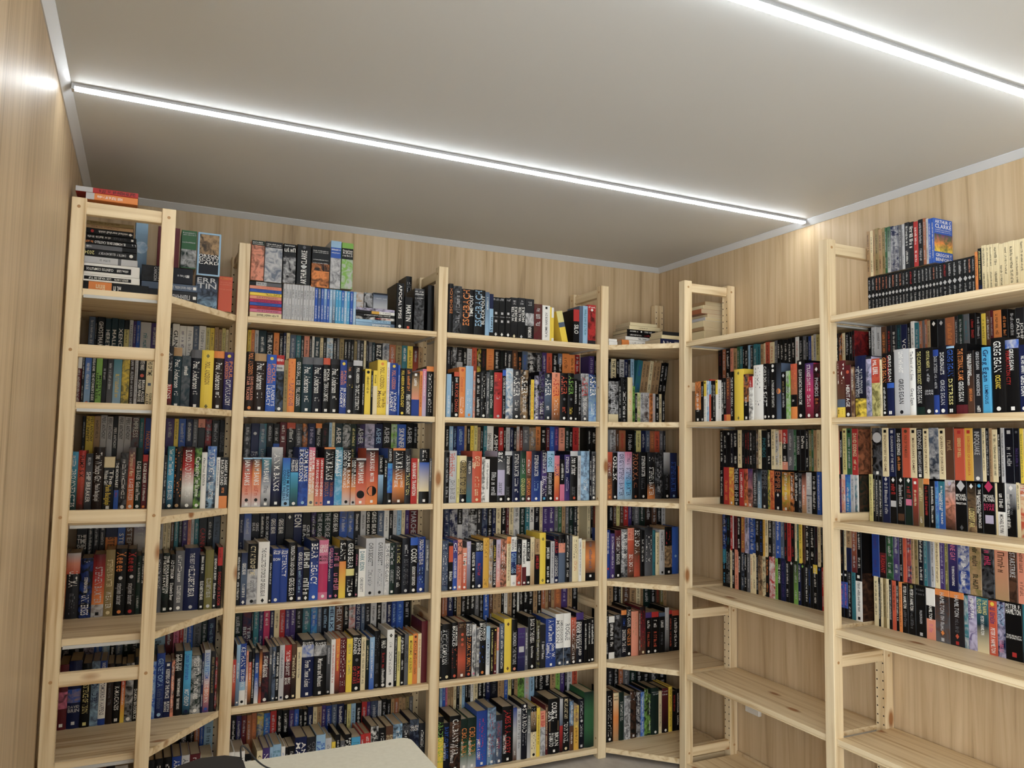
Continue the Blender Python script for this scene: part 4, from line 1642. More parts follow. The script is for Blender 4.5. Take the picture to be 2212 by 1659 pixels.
2056.7`17.7`153`cr`k`
2074.4`19.1`151`k`w`~@.2-.9
@d1b`B`0.190`1.7495`back``
1844.5`11.4`175`k`w`
1855.8`30.9`176`cr`k`THE AVATAR@.05-.85
1886.7`21.6`177`k``
1908.3`30.6`175`lg`k`THE AVATAR@.05-.85
1938.9`21.2`177`nv``
1960.1`17.8`176`dk``
1977.9`22`182`lb``
1999.9`33.2`182`te`b`
2033.1`23.7`178`tn``
2056.8`23.8`176`tn`k`
2080.6`22.5`182`cr`k`
2103.1`21.2`177`tn``
2124.3`28.4`177`tn``
2152.6`24.3`175`k`w`
2176.9`24.4`178`k`lg`
@d2`B`0.045`1.2070`front`right corner bay`third
1745.6`32.9`234`do>br>tb`w`~@.2-.52;NAVIGATOR@.56-.88:o;#c:o
1778.5`29.3`232`k`w`OBELISK@.08-.6*.75;#c
*1807.8`42.3`235`lp>lp>lb`nv`ORIGIN@.04-.3;STEPHEN BAXTER@.34-.92
*1850.1`42.8`236`pk>lp>cy>lb`nv`~@.04-.3;STEPHEN BAXTER@.34-.92
*1892.9`43.2`233`k`tb`PROXIMA@.03-.6*.7;~@.65-.8;#c
*1936`51.5`234`k`w`STEPHEN BAXTER@.08-.52;~@.56-.84:gy;#c
*1987.5`46.7`234`dk>k>k>o`w`~@.1-.2*.9;STEPHEN BAXTER@.32-.92
*2034.3`50.6`235`k~gy`lg`~@.2-.9
*2084.9`41.6`235`lg>k>k`gy`~@.35-.8;#c:w
*2126.5`47.5`233`nv`b`STEPHEN BAXTER@.2-.85;#c:lb
2174`10.4`166`o>k`k`.
@d2b`B`0.190`1.3784`back``
1852.4`36`177`lg~br``
1888.4`20.1`177`br``
1908.5`40.5`175`tb`r`
1949`54.5`178`k``
2003.5`10.3`174`dg``
2013.8`31`176`ye``
2044.8`31.2`175`nv``
2076`24.4`177`gb``
2100.4`31.6`175`tb`o`
2132`31.8`175`do``
2163.8`24.9`177`gy``
2188.6`14.3`177`dk``
@d3`B`0.045`0.8243`front`right corner bay`fourth
1744.6`21.9`234`bl`w`~@.05-.5;#c:r@.8
1766.6`25.2`217`p`w`~@.05-.8;#d
*1791.7`38.7`232`ma>k>k`w`THE COMPLEAT BOUCHER@.12-.72;#s
*1830.4`38.4`236`gy>k~lg`w`MARS@.06-.28*.7;BEN BOVA@.34-.72*.7
*1868.8`38.7`240`sa|.25|do>br`w`RETURN/TO MARS@.02-.22:r;BEN BOVA@.54-.9
*1907.5`36.4`236`k>br>do`w`BEN BOVA@.03-.52*.75;TITAN@.56-.82:r
1943.9`24.9`227`k`w`~@.2-.7
*1968.8`49.5`240`dk>gy`w`~@.12-.72*.7
2018.3`17.3`225`te`k`
2035.6`23.4`213`cr`k`~@.1-.8
2059`33.6`226`lg`dk`~@.05-.7;#s:k
*2092.6`46.8`239`k|.4|tn~k|.85|k`r`~@.1-.36*.8;#s:w
*2139.4`43.1`237`b`lb`#c:lb@.62
@d3b`B`0.190`0.9951`back``
1845.2`29`183`k``
1874.2`19.9`182`br``
1894.1`20`183`ye``
1914.1`23.4`182`br``
1937.5`30.3`181`r``
1967.8`20.3`182`p``
1988.1`13.6`177`k``
2001.7`34.1`176`gy``
2035.8`34.4`180`dg``
2070.2`45`172`db``
2115.2`31.4`175`br``
2146.7`31.6`173`k``
2178.3`24.8`168`lg``
@d4`B`0.045`0.4404`front`right corner bay`fifth
1745`13.7`227`k`w`
1758.6`33.1`202`w|.15|k|.85|w`w`~@.18-.8*.5
*1791.7`40.9`207`k~gy`lg`~@.02-.14
1832.6`31.7`225`o|.1|nk`w`~@.16-.36:b;EXODUS: THE ARK@.42-.9
1864.3`28.7`239`k`w`PAUL CHAFE@.06-.4*.6;GENESIS@.44-.78:o*.6;#c
*1893`41.8`215`sa`tn`~@.05-.6*.6
1934.8`9.1`218`br`w`
1943.9`33.8`232`k>ma>br`r`~@.04-.4*.7;~@.44-.86*.7;#c:cr
1977.7`36`203`p|.13|k`w`~@.2-.4;~@.48-.86:do;#c
2013.8`43`203`r|.13|k`w`~@.2-.4;~@.48-.86:do;#c
2056.8`36.7`197`gb|.1|k`w`~@.2-.4;~@.5-.86:gy
2093.4`26.2`219`lg>k`w`~@.1-.5
2119.6`20.9`204`r|.1|k`w`~@.2-.9:do
2140.6`42.8`201`do|.13|k`w`~@.2-.9
@d4b`B`0.190`0.5779`back``
1842.8`34.1`202`tn``
1876.9`29.7`198`k``
1906.5`16.6`193`k``
1923.1`10`192`cr``
1933.1`43.4`190`br``
1976.5`40.4`179`tn``
2016.9`27.2`178`cr``
2044.1`17`175`tn``
2061.1`44.6`174`dg``
2105.7`34.6`169`k``
2140.3`27.9`165`br`r`
2168.2`21`161`ol``
2189.2`21.1`160`tn``
@d5`B`0.045`0.0472`front`right corner bay`bottom
*1747.9`42.6`240`k`w`~@.1-.9;#c
1790.5`31.1`226`cr>o>tn`k`=~@.05-.08;=~@.12-.15
1821.6`28.8`227`dg`w`~@.2-.6
1850.5`34.7`208`lg~k`k`~@.6-.95
1885.2`38.2`224`k~br`lg`~@.02-.24*.8;#s
1923.5`25.7`215`nk~lg`w`~@.02-.5
1949.1`22.6`212`b~lb`w`
1971.7`22.7`225`k~gn`w`~@.02-.26*.8
1994.4`16.3`197`dg~gn`w`
*2010.7`45.9`225`dg`lg`=~@.08-.1;=~@.12-.15;#c:w
2056.6`19.8`205`cr`gy`~@.3-.85
2076.4`39.9`215`ma>k`w`=~@.05-.08;=~@.12-.15;#c:w
2116.3`23.4`219`y`br`~@.05-.45;~@.55-.9
2139.7`23.6`195`k`r`~@.1-.5
2163.3`19.6`203`k`w`
@d5b`B`0.190`0.1567`back``
1845.6`33.8`202`dk``
1879.5`32.7`197`k``
1912.2`26.4`188`tb``
1938.6`39.8`181`gy``
1978.4`40.1`175`dg``
2018.5`40.5`170`k``
2059`40.8`161`k``
2099.8`55`159`dk``
2154.8`55.6`148`k``
@e1`R`1.972`1.5882`front`inner right bay`second
341.4`40.8`186`o~br|.7|k`w`~@.3-.75;#s
382.2`23.2`184`k`lg`~@.1-.4;#s
405.4`18`186`y|.38|w`k`#c@.05;~@.45-.9:g
423.5`15.7`185`lb~w`p`~@.1-.35
439.1`14.2`191`r|.04|lb|.36|do`w`.
453.3`14.5`183`k`w`~@.1-.4;#s
467.9`17.5`182`k`w`~@.1-.9
485.3`15.2`185`y|.35|w`k`#c@.05
500.5`21.5`179`w`gy`~@.2-.7
522`17`191`k`w`THE HUMAN COMPUTER@.1-.85
539`14.7`190`k|.85|do`w`~@.1-.7
553.7`27.1`191`br>ma|.85|o`o`~@.05-.5
580.8`21.4`215`k`w`THE SPIRIT OF DORSAI@.12-.72;~@.75-.92
*602.2`61.5`222`y`ol`#d:ol@.08;#d:ol@.95
663.7`33.3`197`dk>br~o|.6|k`gy`HAL@.05-.25*.5;~@.5-.7:w;#s:w
697`24.7`185`r|.25|w~k`r`~@.1-.3:w
*721.7`56.9`230`w`gy`~@.05-.5*.5;~@.6-.8*.5
778.6`24`232`k`w`CHRIS DOLLEY@.05-.46*.6;SHIFT@.5-.76*.8;#c
802.6`18.2`230`k`gy`~@.1-.4;#c:w
*820.8`32.3`230`k`w`#c@.05;#c@.13;A PARADIGM OF EARTH@.3-.78*.4;#c
853.1`28.2`228`dk>gb`k`#c:o@.5*.8
881.4`26.1`190`k`lg`#d@.08;~@.2-.42:og;~@.45-.75
907.4`22.3`192`gn~lg`k`~@.1-.6
*929.7`33.7`218`do>tb|.56|k|.78|o`o`~@.03-.5*.6;~@.62-.7:w
*963.4`39.6`229`k`w`#s@.05;SLOW DANCING THROUGH TIME@.16-.76*.4;#c
*1002.9`43.7`214`p>mg>ma`w`STRANGE DAYS@.03-.4*.5;~@.42-.82*.35;#c
*1046.7`32.7`208`k~ma`te`#d@.1:w;PHOBOS@.26-.6:lg*.5;~@.64-.75:o;#c:w
@e1b`R`2.135`1.7596`back``
312.5`30.1`176`k`ma`
342.7`22.9`176`tb``
365.5`31.6`177`k`w`
397.1`20.8`176`sa``
417.9`25.7`172`tn``
443.6`18.2`179`g``
461.8`18`178`te``
479.8`14.3`177`k``
494.1`21.2`177`k`w`
515.3`14`178`lb``
529.3`20.8`174`dk``
550.2`24`179`te``
574.2`20.4`176`te`k`
594.6`20.2`174`tn``
614.8`10`176`cr``
624.8`26.4`180`do``
651.2`28`176`cr`do`
679.2`17.4`180`gy``
696.5`15.9`182`k`w`
712.5`22.1`179`k`w`
734.6`21.8`178`k`w`
756.4`21.6`179`k`w`
778`21.3`181`k`w`
799.3`21.1`182`w`do`
820.4`20.8`181`k`lg`
841.2`17.7`181`gy``
858.9`11.7`177`k``
870.6`14.5`177`bl``
885.1`11.5`178`cr``
896.6`14.3`182`lg``
910.9`18.7`179`ye``
@e2`R`2.150`1.2070`tier`inner right bay`third
303.5`25.9`173`k`w`~@.1-.8
329.4`38.2`173`r`o`~@.3-.9
367.6`33.1`174`do~y>o`y`~@.03-.3*.8;#s:w
400.7`33.3`173`k`lg`THE KING@.02-.4*.7;~@.45-.9*.7;#s
434`31.3`169`r`w`~@.1-.8
465.4`25.2`170`do>o~k`w`#s
490.6`30.4`171`p>sa~k`w`#s
521`31.3`170`k~gy`lg`~@.1-.9
552.4`23.5`168`k>lb`w`~@.3-.9
575.8`39.6`172`dk`gy`EMPIRE@.03-.5*.75;#d:gy@.65;#s:w
615.5`13.1`170`g~y`k`
628.5`25.8`169`o~r>o`k`~@.2-.8
*654.3`44.3`170`nk`tb`EMPIRE@.03-.55*.75;#d:w@.62;#s:w
*698.6`45.7`165`k>y~o>k`w`~@.03-.72*.3;#s
744.2`24.2`166`k~o`w`~@.1-.7
768.3`23.9`165`k`w`~@.03-.72*.5
792.3`17.7`163`k~gy`w`
810`23.9`164`k>sa>tn`w`~@.3-.8
833.9`28.7`168`lg|.55|gy|.58|lg`te`~@.1-.45*.6:w;~@.65-.95:gy
862.6`28.3`169`k`w`~@.1-.9
891`18.9`172`b`w`~@.08-.9
@e2b`R`2.150`1.3807`tier2``
303.5`26`173`k`w`
329.6`22.7`169`k`w`
352.3`26.2`170`k`lg`#c@.08
378.4`18.5`171`nk`w`
396.8`29.2`173`k`w`
426.1`27.4`173`cr`k`
453.5`19.2`173`k`gy`
472.6`17.6`171`k`r`
490.2`14`172`k`r`
504.2`17.4`171`k`w`
521.6`24`171`k`gy`
545.6`13.6`169`k~tn``
559.1`20.2`174`cr``
579.4`33.2`170`k`te`PHOBOS@.2-.7
612.6`26.2`174`k`w`
638.8`22.6`174`cr``
661.3`22.3`168`lg~cr``
683.6`18.9`171`sa|.3|cr``
702.6`31.1`173`r|.35|k|.8|sa`w`
733.7`33.7`173`gy``
767.3`15.1`170`g``
782.4`23.9`169`k`lg`DAVE DUNCAN@.15-.6
806.3`26.5`169`k`w`DePres@.15-.45
832.8`17.5`173`k`w`
850.2`14.4`168`ol``
864.5`11.4`171`g``
876`17`168`tn``
893`15.8`170`cr`k`
@e3`R`2.163`0.8243`tier`inner right bay`fourth
303.5`25.2`181`te|.4|k`cy`
328.6`14.7`176`k``
343.3`10.9`180`k`w`
354.2`14.5`178`cr`k`
368.8`17.9`181`k`w`
386.7`24.8`179`sa`br`
411.5`17.5`176`k`w`Kampus@.15-.55
429.1`20.8`180`k~gb``
449.9`17.2`178`k`w`
467.1`20.5`175`gy``
487.6`16.9`175`cr`r`
504.4`20.1`178`cr`k`
524.5`13.2`177`k``
537.8`26.2`176`tn~db``
564`19.4`175`cr~k``
583.4`22.4`176`k`o`
605.8`19`176`r~w``
624.7`15.7`179`r~w``
640.4`15.6`174`gn``
656`18.5`178`k`w`THE COMING@.15-.6
674.5`27.4`179`nv`p`
701.8`20.9`174`k`w`
722.8`23.7`179`k`lg`#d@.08
746.5`23.4`178`k>gn``
769.9`17.3`179`nv`w`
787.2`20`175`k`gn`#d@.08
807.2`19.8`176`k`w`
826.9`11.2`176`nk`b`
838.1`13.9`179`k`lg`#d@.08
852.1`22`177`y|.2|k`w`
874.1`21.7`175`nk`b`#d@.08
895.8`11.3`175`r``
@e3b`R`2.163`0.9960`tier2``
303.5`29`170`k~b``
332.5`25.7`169`k`te`
358.2`14.5`170`r`w`
372.7`7.2`174`w``
379.9`25.1`171`ma`k`
405`24.8`175`k`w`
429.8`24.4`172`tb`y`
454.2`27.5`172`lp~gb``
481.8`40.6`174`b~k``
522.4`26.5`173`k``
548.9`19.7`174`nk`b`
568.6`13`178`go``
581.7`19.3`177`cr``
601`25.5`177`k`w`
626.5`18.9`177`gy``
645.4`28`179`b`w`
673.4`21.5`179`gb``
694.9`18.2`177`k`r`
713.1`21`178`r`k`
734`20.8`175`k`r`
754.8`11.7`179`cr``
766.5`11.7`177`g``
778.2`17.4`180`y`k`
795.6`17.2`179`br`k`
812.8`22.6`177`k`w`
835.4`27.9`176`k`w`
863.3`13.8`182`nk`ma`
877.2`16.4`177`cr`k`
893.6`11.4`179`k``
@f0`R`2.140`1.9668`tier`outer right bay`top
1163`16.3`160`k`lg`~@.05-.34;#d:lg@.45*.8;~@.55-.8:lg
1179.3`16.1`160`k`lg`~@.05-.34;#d:lg@.45*.8;~@.55-.8:lg
1195.4`15.1`160`k`sa`~@.05-.34;#d:lg@.45*.8;~@.55-.8:lg
1210.5`13.2`159`k`sa`~@.05-.34;#d:lg@.45*.8;~@.55-.8:lg
1223.7`15.7`158`k`sa`~@.05-.34;#d:lg@.45*.8;~@.55-.8:lg
1239.4`13`158`k`sa`~@.05-.34;#d:lg@.45*.8;~@.55-.8:lg
1252.3`15`158`k`lg`~@.05-.34;#d:lg@.45*.8;~@.55-.8:lg
1267.3`14.8`158`k`sa`~@.05-.34;#d:lg@.45*.8;~@.55-.8:lg
1282.1`14.7`157`k`lg`~@.05-.34;#d:lg@.45*.8;~@.55-.8:lg
1296.8`14.6`157`k`sa`~@.05-.34;#d:lg@.45*.8;~@.55-.8:lg
1311.4`12.4`157`k`lg`~@.05-.34;#d:lg@.45*.8;~@.55-.8:lg
1323.8`14.3`157`k`lg`~@.05-.34;#d:lg@.45*.8;~@.55-.8:lg
1338.1`18.2`157`k`r`~@.05-.34;#d:lg@.45*.8;~@.55-.8:lg
1356.3`16`156`k`lg`~@.05-.34;#d:lg@.45*.8;~@.55-.8:lg
1372.3`15.8`156`k`lg`~@.05-.34;#d:lg@.45*.8;~@.55-.8:lg
1388.2`13.7`156`k`lg`~@.05-.34;#d:lg@.45*.8;~@.55-.8:lg
1401.9`15.5`156`k`lg`~@.05-.34;#d:lg@.45*.8;~@.55-.8:lg
1417.5`13.5`156`k`lg`~@.05-.34;#d:lg@.45*.8;~@.55-.8:lg
1430.9`13.4`156`k`sa`~@.05-.34;#d:lg@.45*.8;~@.55-.8:lg
1444.3`11.4`156`k`lg`~@.05-.34;#d:lg@.45*.8;~@.55-.8:lg
1455.6`15`156`k`lg`~@.05-.34;#d:lg@.45*.8;~@.55-.8:lg
1470.6`16.7`156`k`r`~@.05-.34;#d:lg@.45*.8;~@.55-.8:lg
1487.4`18.3`156`k`lg`~@.05-.34;#d:lg@.45*.8;~@.55-.8:lg
1505.7`18.1`156`k`lg`~@.05-.34;#d:lg@.45*.8;~@.55-.8:lg
1523.8`19.7`156`k`lg`~@.05-.34;#d:lg@.45*.8;~@.55-.8:lg
1543.5`17.7`156`k`lg`~@.05-.34;#d:lg@.45*.8;~@.55-.8:lg
1561.1`14`156`k`sa`~@.05-.34;#d:lg@.45*.8;~@.55-.8:lg
1575.1`11.1`157`k`lg`~@.05-.34;#d:lg@.45*.8;~@.55-.8:lg
1586.2`9.6`168`o|.9|tn`k`~@.1-.5
1595.8`13.6`177`k|.7|nv`ye`~@.05-.6
1609.4`15.2`184`cr`k`~@.05-.4;~@.5-.9
1624.6`10`182`cr`k`~@.05-.4;~@.5-.9
1634.7`11.3`182`cr`k`~@.05-.4;~@.5-.9
1645.9`19.7`181`cr`k`~@.05-.4;~@.5-.9
1665.6`16.2`176`cr`k`~@.4-.9
1681.8`14.7`177`cr`k`~@.05-.6
1696.6`20.3`178`cr`k`~@.1-.9
1716.8`14.1`177`cr`k`~@.3-.9
1730.9`16.7`177`cr`k`~@.05-.6
1747.6`16.8`176`cr`k`~@.05-.6
@f0b`R`2.140`2.1302`tier2``
1160.5`15.5`177`tn``
1176`13.5`176`cr``
1189.5`8.9`178`tn``
1198.4`15.5`179`og``
1214`15.4`173`tn`k`
1229.4`13.1`175`og`k`
1242.4`8.7`172`g``
1251.1`15`173`g>lg`k`
1266.1`12.8`171`nv~lg``
1278.9`21.1`169`nv~lg``
1300`14.6`168`gy``
1314.6`10.3`167`lg`k`
1325`18.4`170`dk`w`
1343.4`18.2`167`k`w`~@.1-.6*.8
1361.6`18`164`r`w`
1379.6`19.8`167`k`lg`
1399.4`11.7`167`tb``
1411.1`8.6`163`lg``
1419.7`11.6`160`b`w`~@.1-.9
1431.3`10.7`160`b!@CL`w`~@.1-.9
@f1`R`1.972`1.5882`front`outer right bay`second
*1155.4`39.5`210`ma>br|.68|gb|.82|y`w`~@.05-.44*.7;~@.86-.97:k*.7
*1194.9`26.7`190`ma>db`w`#c:do@.13;HERITAGE@.38-.8;#c
1221.6`14.5`183`br~tn`w`~@.05-.5
*1236`50.2`220`nv>nk|.7|y~k`lg`DAVID EDDINGS@.22-.62*.4;THE SAPPHIRE ROSE@.17-.68*.4_
*1286.2`23.5`213`dk|.04|lp~gb`nv`~@.25-.5:k;~@.52-.8
*1309.7`34.5`203`do~r|.42|ol~ye`w`~@.03-.3*.6
1344.2`8.1`198`cr`k`
1352.4`18.5`217`k`o`GREG EGAN@.06-.46*.75;~@.54-.9:w;#c:w
*1370.8`28.1`219`k|.48|b|.56|nv`w`GREG EGAN@.04-.46*.4;AXIOMATIC@.04-.46*.4_:r;#s:w
*1398.9`59.5`226`lg`gy`~@.04-.4*.3:w;GREG EGAN@.45-.82*.3:dk;#c:dk
*1458.4`22`225`w`gy`The Book of All Skies@.05-.48*.5;Greg Egan@.6-.85*.5
*1480.4`31.1`222`k|.88|dg`ye`THE CLOCKWORK ROCKET@.05-.54*.5;GREG EGAN@.56-.82*.5:w
*1511.5`33.6`221`k>dk`ye`CRYSTAL NIGHTS@.05-.3*.4;~@.33-.56*.3:lg;=GREG@.63-.66:lg;=EGAN@.67-.7:lg;#c:w
*1545.2`19.7`211`bl|.1|nk|.7|bl`lg`DARK INTEGERS@.1-.36;~@.38-.6;#c:w
*1564.8`27.6`222`k>nv`w`DICHRONAUTS@.1-.42*.5;GREG EGAN@.5-.86*.5:lg;#c:w
*1592.5`27.1`217`lb|.03|k`b`GREG EGAN@.05-.44*.7;DISTRESS@.48-.86:ye*.5;#s:w
*1619.5`41.2`221`k|.87|ma`o`THE ETERNAL FLAME@.07-.52*.4;GREG EGAN@.54-.82*.4:w
*1660.8`22.2`196`k>br`w`THE FOUR THOUSAND@.05-.4*.4;THE EIGHT HUNDRED@.05-.55*.3_;GREG EGAN@.6-.8:o*.4
*1683`25.6`194`k>dk`lg`GREG EGAN@.02-.3*.4;INCANDESCENCE@.38-.72*.4;~@.88-.97:w
*1708.6`26.4`202`cy`nv`Greg Egan@.04-.52*.6;LUMINOUS@.58-.86*.4
*1735`43.8`227`k`w`GREG EGAN@.05-.46*.5;OCEANIC@.5-.68:y*.35;#c
*1778.8`40.9`216`b~lg|.12|k`r`PERMUTATION CITY@.15-.62*.35_;GREG EGAN@.13-.42*.3:w;#s:w
*1819.7`23.4`197`nv`w`~@.15-.42;GREG EGAN@.46-.76;#c
1843`23.8`192`k`w`~
@f1b`R`2.130`1.7507`back``
1008.5`20.8`178`k`w`TWISTOR@.1-.9
1029.3`16.7`180`k~o``
1046.1`14.7`177`cr`do`
1060.8`21.8`178`k``
1082.6`12.5`178`k`w`
1095.1`8.9`181`k!ma~r`r`
1169.4`13.5`183`k`w`
1182.8`20`182`lg`k`
1202.8`21.9`179`lg``
1224.7`23.8`179`br`o`
1248.5`21.3`179`dk`r`
1269.8`21`178`dk`w`
1290.8`18.7`177`dt`te`
1309.5`24.6`175`nv`w`VOICES@.3-.8
1334.1`14.2`177`k``
1348.2`15.2`182`w`k`
1363.5`18.6`175`te``
1382.1`11.8`178`tb``
1393.9`9.7`179`gy`tb`
1403.6`9.7`181`tb``
1413.3`11.5`176`tn``
1424.8`28.4`176`k`w`#d@.08
1453.2`27.9`175`dk`lg`#d@.08
1481.1`34.6`176`tb`o`
1515.7`12.5`177`dk``
1528.3`17.7`180`dg`lg`
1546`21`179`gy`te`
1567`22.4`179`k`r`
1589.4`18.7`173`k``
1608`15.1`172`y``
1623.1`14.9`178`br`w`
1638.1`9.9`179`ma``
1648`26`176`o`br`
1673.9`22.3`176`k`o`
1696.3`23.5`171`k`lg`
1719.8`25.6`174`dk`w`JOHN/DALMAS@.2-.7
1745.4`25.7`178`dk`w`
@f2`R`2.140`1.2070`tier`outer right bay`third
1000.3`22.1`167`k|.1|ma>p`w`~@.1-.8
1022.4`17.5`168`sa~w`k`~@.3-.6
1040`25.9`169`b~cy`w`~@.3-.9
1065.9`19.1`169`lg`gb`~@.1-.6
1085.1`12.6`170`lg~te`k`~@.5-.95
1097.7`6.3`171`w!dg~br`k`.
1150.5`16.8`174`ye`br`~@.05-.9
1167.3`11.4`173`k`cr`~@.1-.8
1178.7`13.1`170`k`w`~@.1-.9
1191.8`17.3`170`k`w`~@.1-.9
*1209.1`31.9`170`nv`lg`#d@.07;~@.15-.85*.4
*1241`29.2`169`k`r`#d:w@.07;~@.16-.4*.6;#s:lg@.58*.9
*1270.2`32.7`168`k`lg`#d:w@.06;Shadows Return@.16-.62*.5;#s:br@.85*.9
*1302.9`30`168`dg`r`#d:w@.06;~@.16-.42*.5;#s:pk@.52*.9
1333`23.6`168`r>br`cr`#s:w@.1;~@.25-.6*.4
1356.6`19.4`168`og`cr`~@.2-.5*.6;~@.8-.95:w
1376`23`168`o|.12|k`r`~@.16-.8
1398.9`20.4`160`k`w`~@.1-.9
1419.3`13.4`161`b~cy`lb`~@.1-.9
1432.7`23.6`161`te>b`w`IN THE COUNTRY OF THE BLIND@.1-.9*.3;MICHAEL FLYNN@.25-.6*.3_
*1456.3`36.8`167`lg~br>sa>k`gy`#d:lp@.07;~@.15-.25
*1493.1`41.8`166`k`w`#d:lg@.08*.7;=MICHAEL@.26-.32;=FLYNN@.33-.39;=FIRESTAR@.43-.47;#d:gy@.93
*1534.9`30.8`160`k~tn>tn~k`ye`#d:w@.06;LODESTAR@.52-.9*.6
*1565.6`23.5`161`k`w`#c:cy@.04;THE NANOTECH CHRONICLES@.12-.9*.4;MICHAEL FLYNN@.25-.6*.35_
*1589.1`40`168`k`w`#d:mg@.08*.7;=MICHAEL@.25-.31;=FLYNN@.32-.38;=ROGUE@.42-.48:mg;=STAR@.49-.55:mg;#s:lp@.72*.8
1629.2`7.1`165`cr`k`.
*1636.3`24.5`166`k|.55|w`w`~@.18-.5*.5;MICHAEL FLYNN@.6-.95:k*.5
1660.8`4.4`167`w`k`.
*1665.2`30.5`165`lg>k>k`lg`#d:w@.08;MICHAEL FLYNN@.2-.58*.3:gy;~@.2-.88*.3_:w
1695.7`12.3`170`cr`k`~@.05-.5
*1708`19.4`165`do~cr`w`~@.05-.3*.8
1727.4`23.8`163`k`w`
@f2b`R`2.140`1.3747`tier2`outer right bay`third
1000.8`16.5`168`tb>do`k`~@.3-.9
1017.3`12.7`168`k`w`WOODSMAN@.2-.6
1030`20.5`179`ye`br`CASTLE OF WIZARDRY@.15-.9*.4;#s@.07
1050.5`25.4`179`g`lg`~@.2-.9*.4;#s:k@.07
1075.9`28.1`177`r!tb~db`cr`DAVID EDDINGS@.1-.6*.6;~@.65-.9
*1167.8`43.7`179`k~gy`lg`#c@.2*.9;#s:w@.93
1211.5`27.4`179`cr`br`ENCHANTERS' END GAME@.15-.9*.35;#s:k@.07
*1238.9`29.4`177`nv`lg`GUARDIANS OF THE WEST@.15-.9*.35;#s:lg@.07
1268.3`26.8`176`k`w`DAVID EDDINGS@.1-.55*.5;~@.58-.9:o
*1295.2`32.4`178`do`br`KING OF THE MURGOS@.15-.6*.35;#c@.07
1327.6`25.8`177`cr`br`MAGICIAN'S GAMBIT@.2-.9*.35;#s:k@.07
1353.4`25.4`175`k`lg`EDDINGS@.03-.42*.6;MAGICIAN'S GAMBIT@.46-.9*.5;#s:w
1378.8`21.5`174`cr`br`PAWN OF PROPHECY@.15-.9*.4;#s:k@.07
*1400.3`37.7`177`gb~k>k~lg`lg`~@.55-.62
1438`24`174`cr`br`QUEEN OF SORCERY@.15-.9*.35;#s:k@.07
*1462`32.6`178`br`tn`~@.25-.5*.5
*1494.6`37.1`173`do`ye`SEERESS OF KELL@.18-.56*.3;#s:r@.07
*1531.8`29`174`go`do`SORCERESS OF DARSHIVA@.15-.9*.3;#s:r@.07
*1560.8`29.1`173`dk>gy`lg`INFOQUAKE@.06-.5*.6;#c:w
1589.9`13`174`cr`k`~@.03-.8
1602.9`11.6`173`k`lg`~@.05-.9
1614.5`9.8`173`tn`k`~@.05-.9
1624.3`17.9`169`cr`k`~@.1-.9
1642.2`10`174`k`w`~@.1-.9
1652.2`12.8`174`lg`k`~@.1-.9
*1664.9`29.2`172`nk`lg`#s@.07;~@.35-.7*.5
1694.1`17.3`172`nk`p`#s:gy@.07;~@.35-.7*.5
1711.4`11.6`171`y`g`~@.1-.9
1723`16.3`170`cr`k`~@.1-.9
@f3`R`2.148`0.8243`tier`outer right bay`fourth
999.7`18.9`180`k|.25|b~p|.8|k`w`#s@.1;~@.3-.75:pk
1018.6`18.7`181`k|.25|b~p|.8|k`w`#s@.1;~@.3-.75:pk
1037.2`18.4`182`k`lg`~@.05-.7;~@.75-.95
1055.7`18.2`182`te`dt`~@.1-.5
*1073.8`30.2`180`k|.17|w!db~br`k`#s:w@.08;~@.2-.8*.35;#s:k@.94
1155.9`19.6`180`cr`k`~@.1-.5;~@.55-.8
1175.5`8.6`176`k`w`~
1184.1`10.7`178`cr`k`~@.1-.8
1194.8`14.9`178`og`k`~@.1-.8
1209.7`10.5`178`cr`br`~@.1-.8
1220.2`12.6`176`k`w`~@.1-.8
1232.8`16.6`176`do`k`~@.1-.6
1249.4`12.3`177`k`w`~@.1-.8
1261.7`13`176`o`k`~@.1-.9
1274.8`24.2`172`k`w`PETER F. HAMILTON@.05-.5*.5;~@.54-.9:gy*.5
*1299`29.7`175`k`w`#c:ol@.05;PETER F. HAMILTON@.1-.52*.5;~@.54-.9:gy*.4
*1328.6`40.6`175`k`gy`=~@.06-.1;=~@.14-.18;FALLEN DRAGON@.48-.74*.25:lg;#s:lg
*1369.2`34.3`173`w|.34|k|.6|sa`w`PETER F. HAMILTON@.03-.62*.35;~@.7-.9:pk
*1403.6`52.7`177`o|.12|dk>gy~br`lg`HAMILTON@.06-.46*.3;~@.5-.8*.25;#d:o@.82;#s:lg
*1456.3`51.2`177`o|.12|db>dk`lg`HAMILTON@.06-.46*.3;~@.5-.8*.25:gy;#d:do@.82;#s:r
1507.5`13.8`172`te~lg`w`.
*1521.3`28.9`175`lp~p`w`MINDSTAR@.05-.42*.4:w;RISING@.12-.45*.35_:p
*1550.2`39.5`174`te>dt>cr`ye`THE NANO/FLOWER@.03-.3;PETER F. HAMILTON@.33-.68*.3:w
*1589.7`27.9`171`do`w`#c:y@.06;~@.13-.45:p*.6;PETER F. HAMILTON@.5-.96*.5
*1617.5`25.4`173`nv~lp`lb`A QUANTUM/MURDER@.05-.42;~@.7-.9:pk*.5
*1642.9`54.3`177`k`w`=PETER F.@.03-.1;=HAMILTON@.11-.2;=THE REALITY@.56-.59;=DYSFUNCTION@.6-.63;#s:r@.9*.3
1697.2`26.9`180`te`w`.
@f3b`R`2.148`1.0027`tier2`outer right bay`fourth
1000.5`22`180`k`br`
1022.5`10.7`181`cr``
1033.2`25.4`182`tn|.5|nv``
1058.6`24.9`178`tb>ma``
1083.5`20.5`178`k`w`
*1150.5`32.7`179`bl`p`
*1183.2`29.9`182`k|.5|ma>k`r`RADIANT@.55-.9
*1213.1`29.3`184`g~k``
1242.5`24.7`186`p~gb``
1267.3`14.2`185`k`lg`
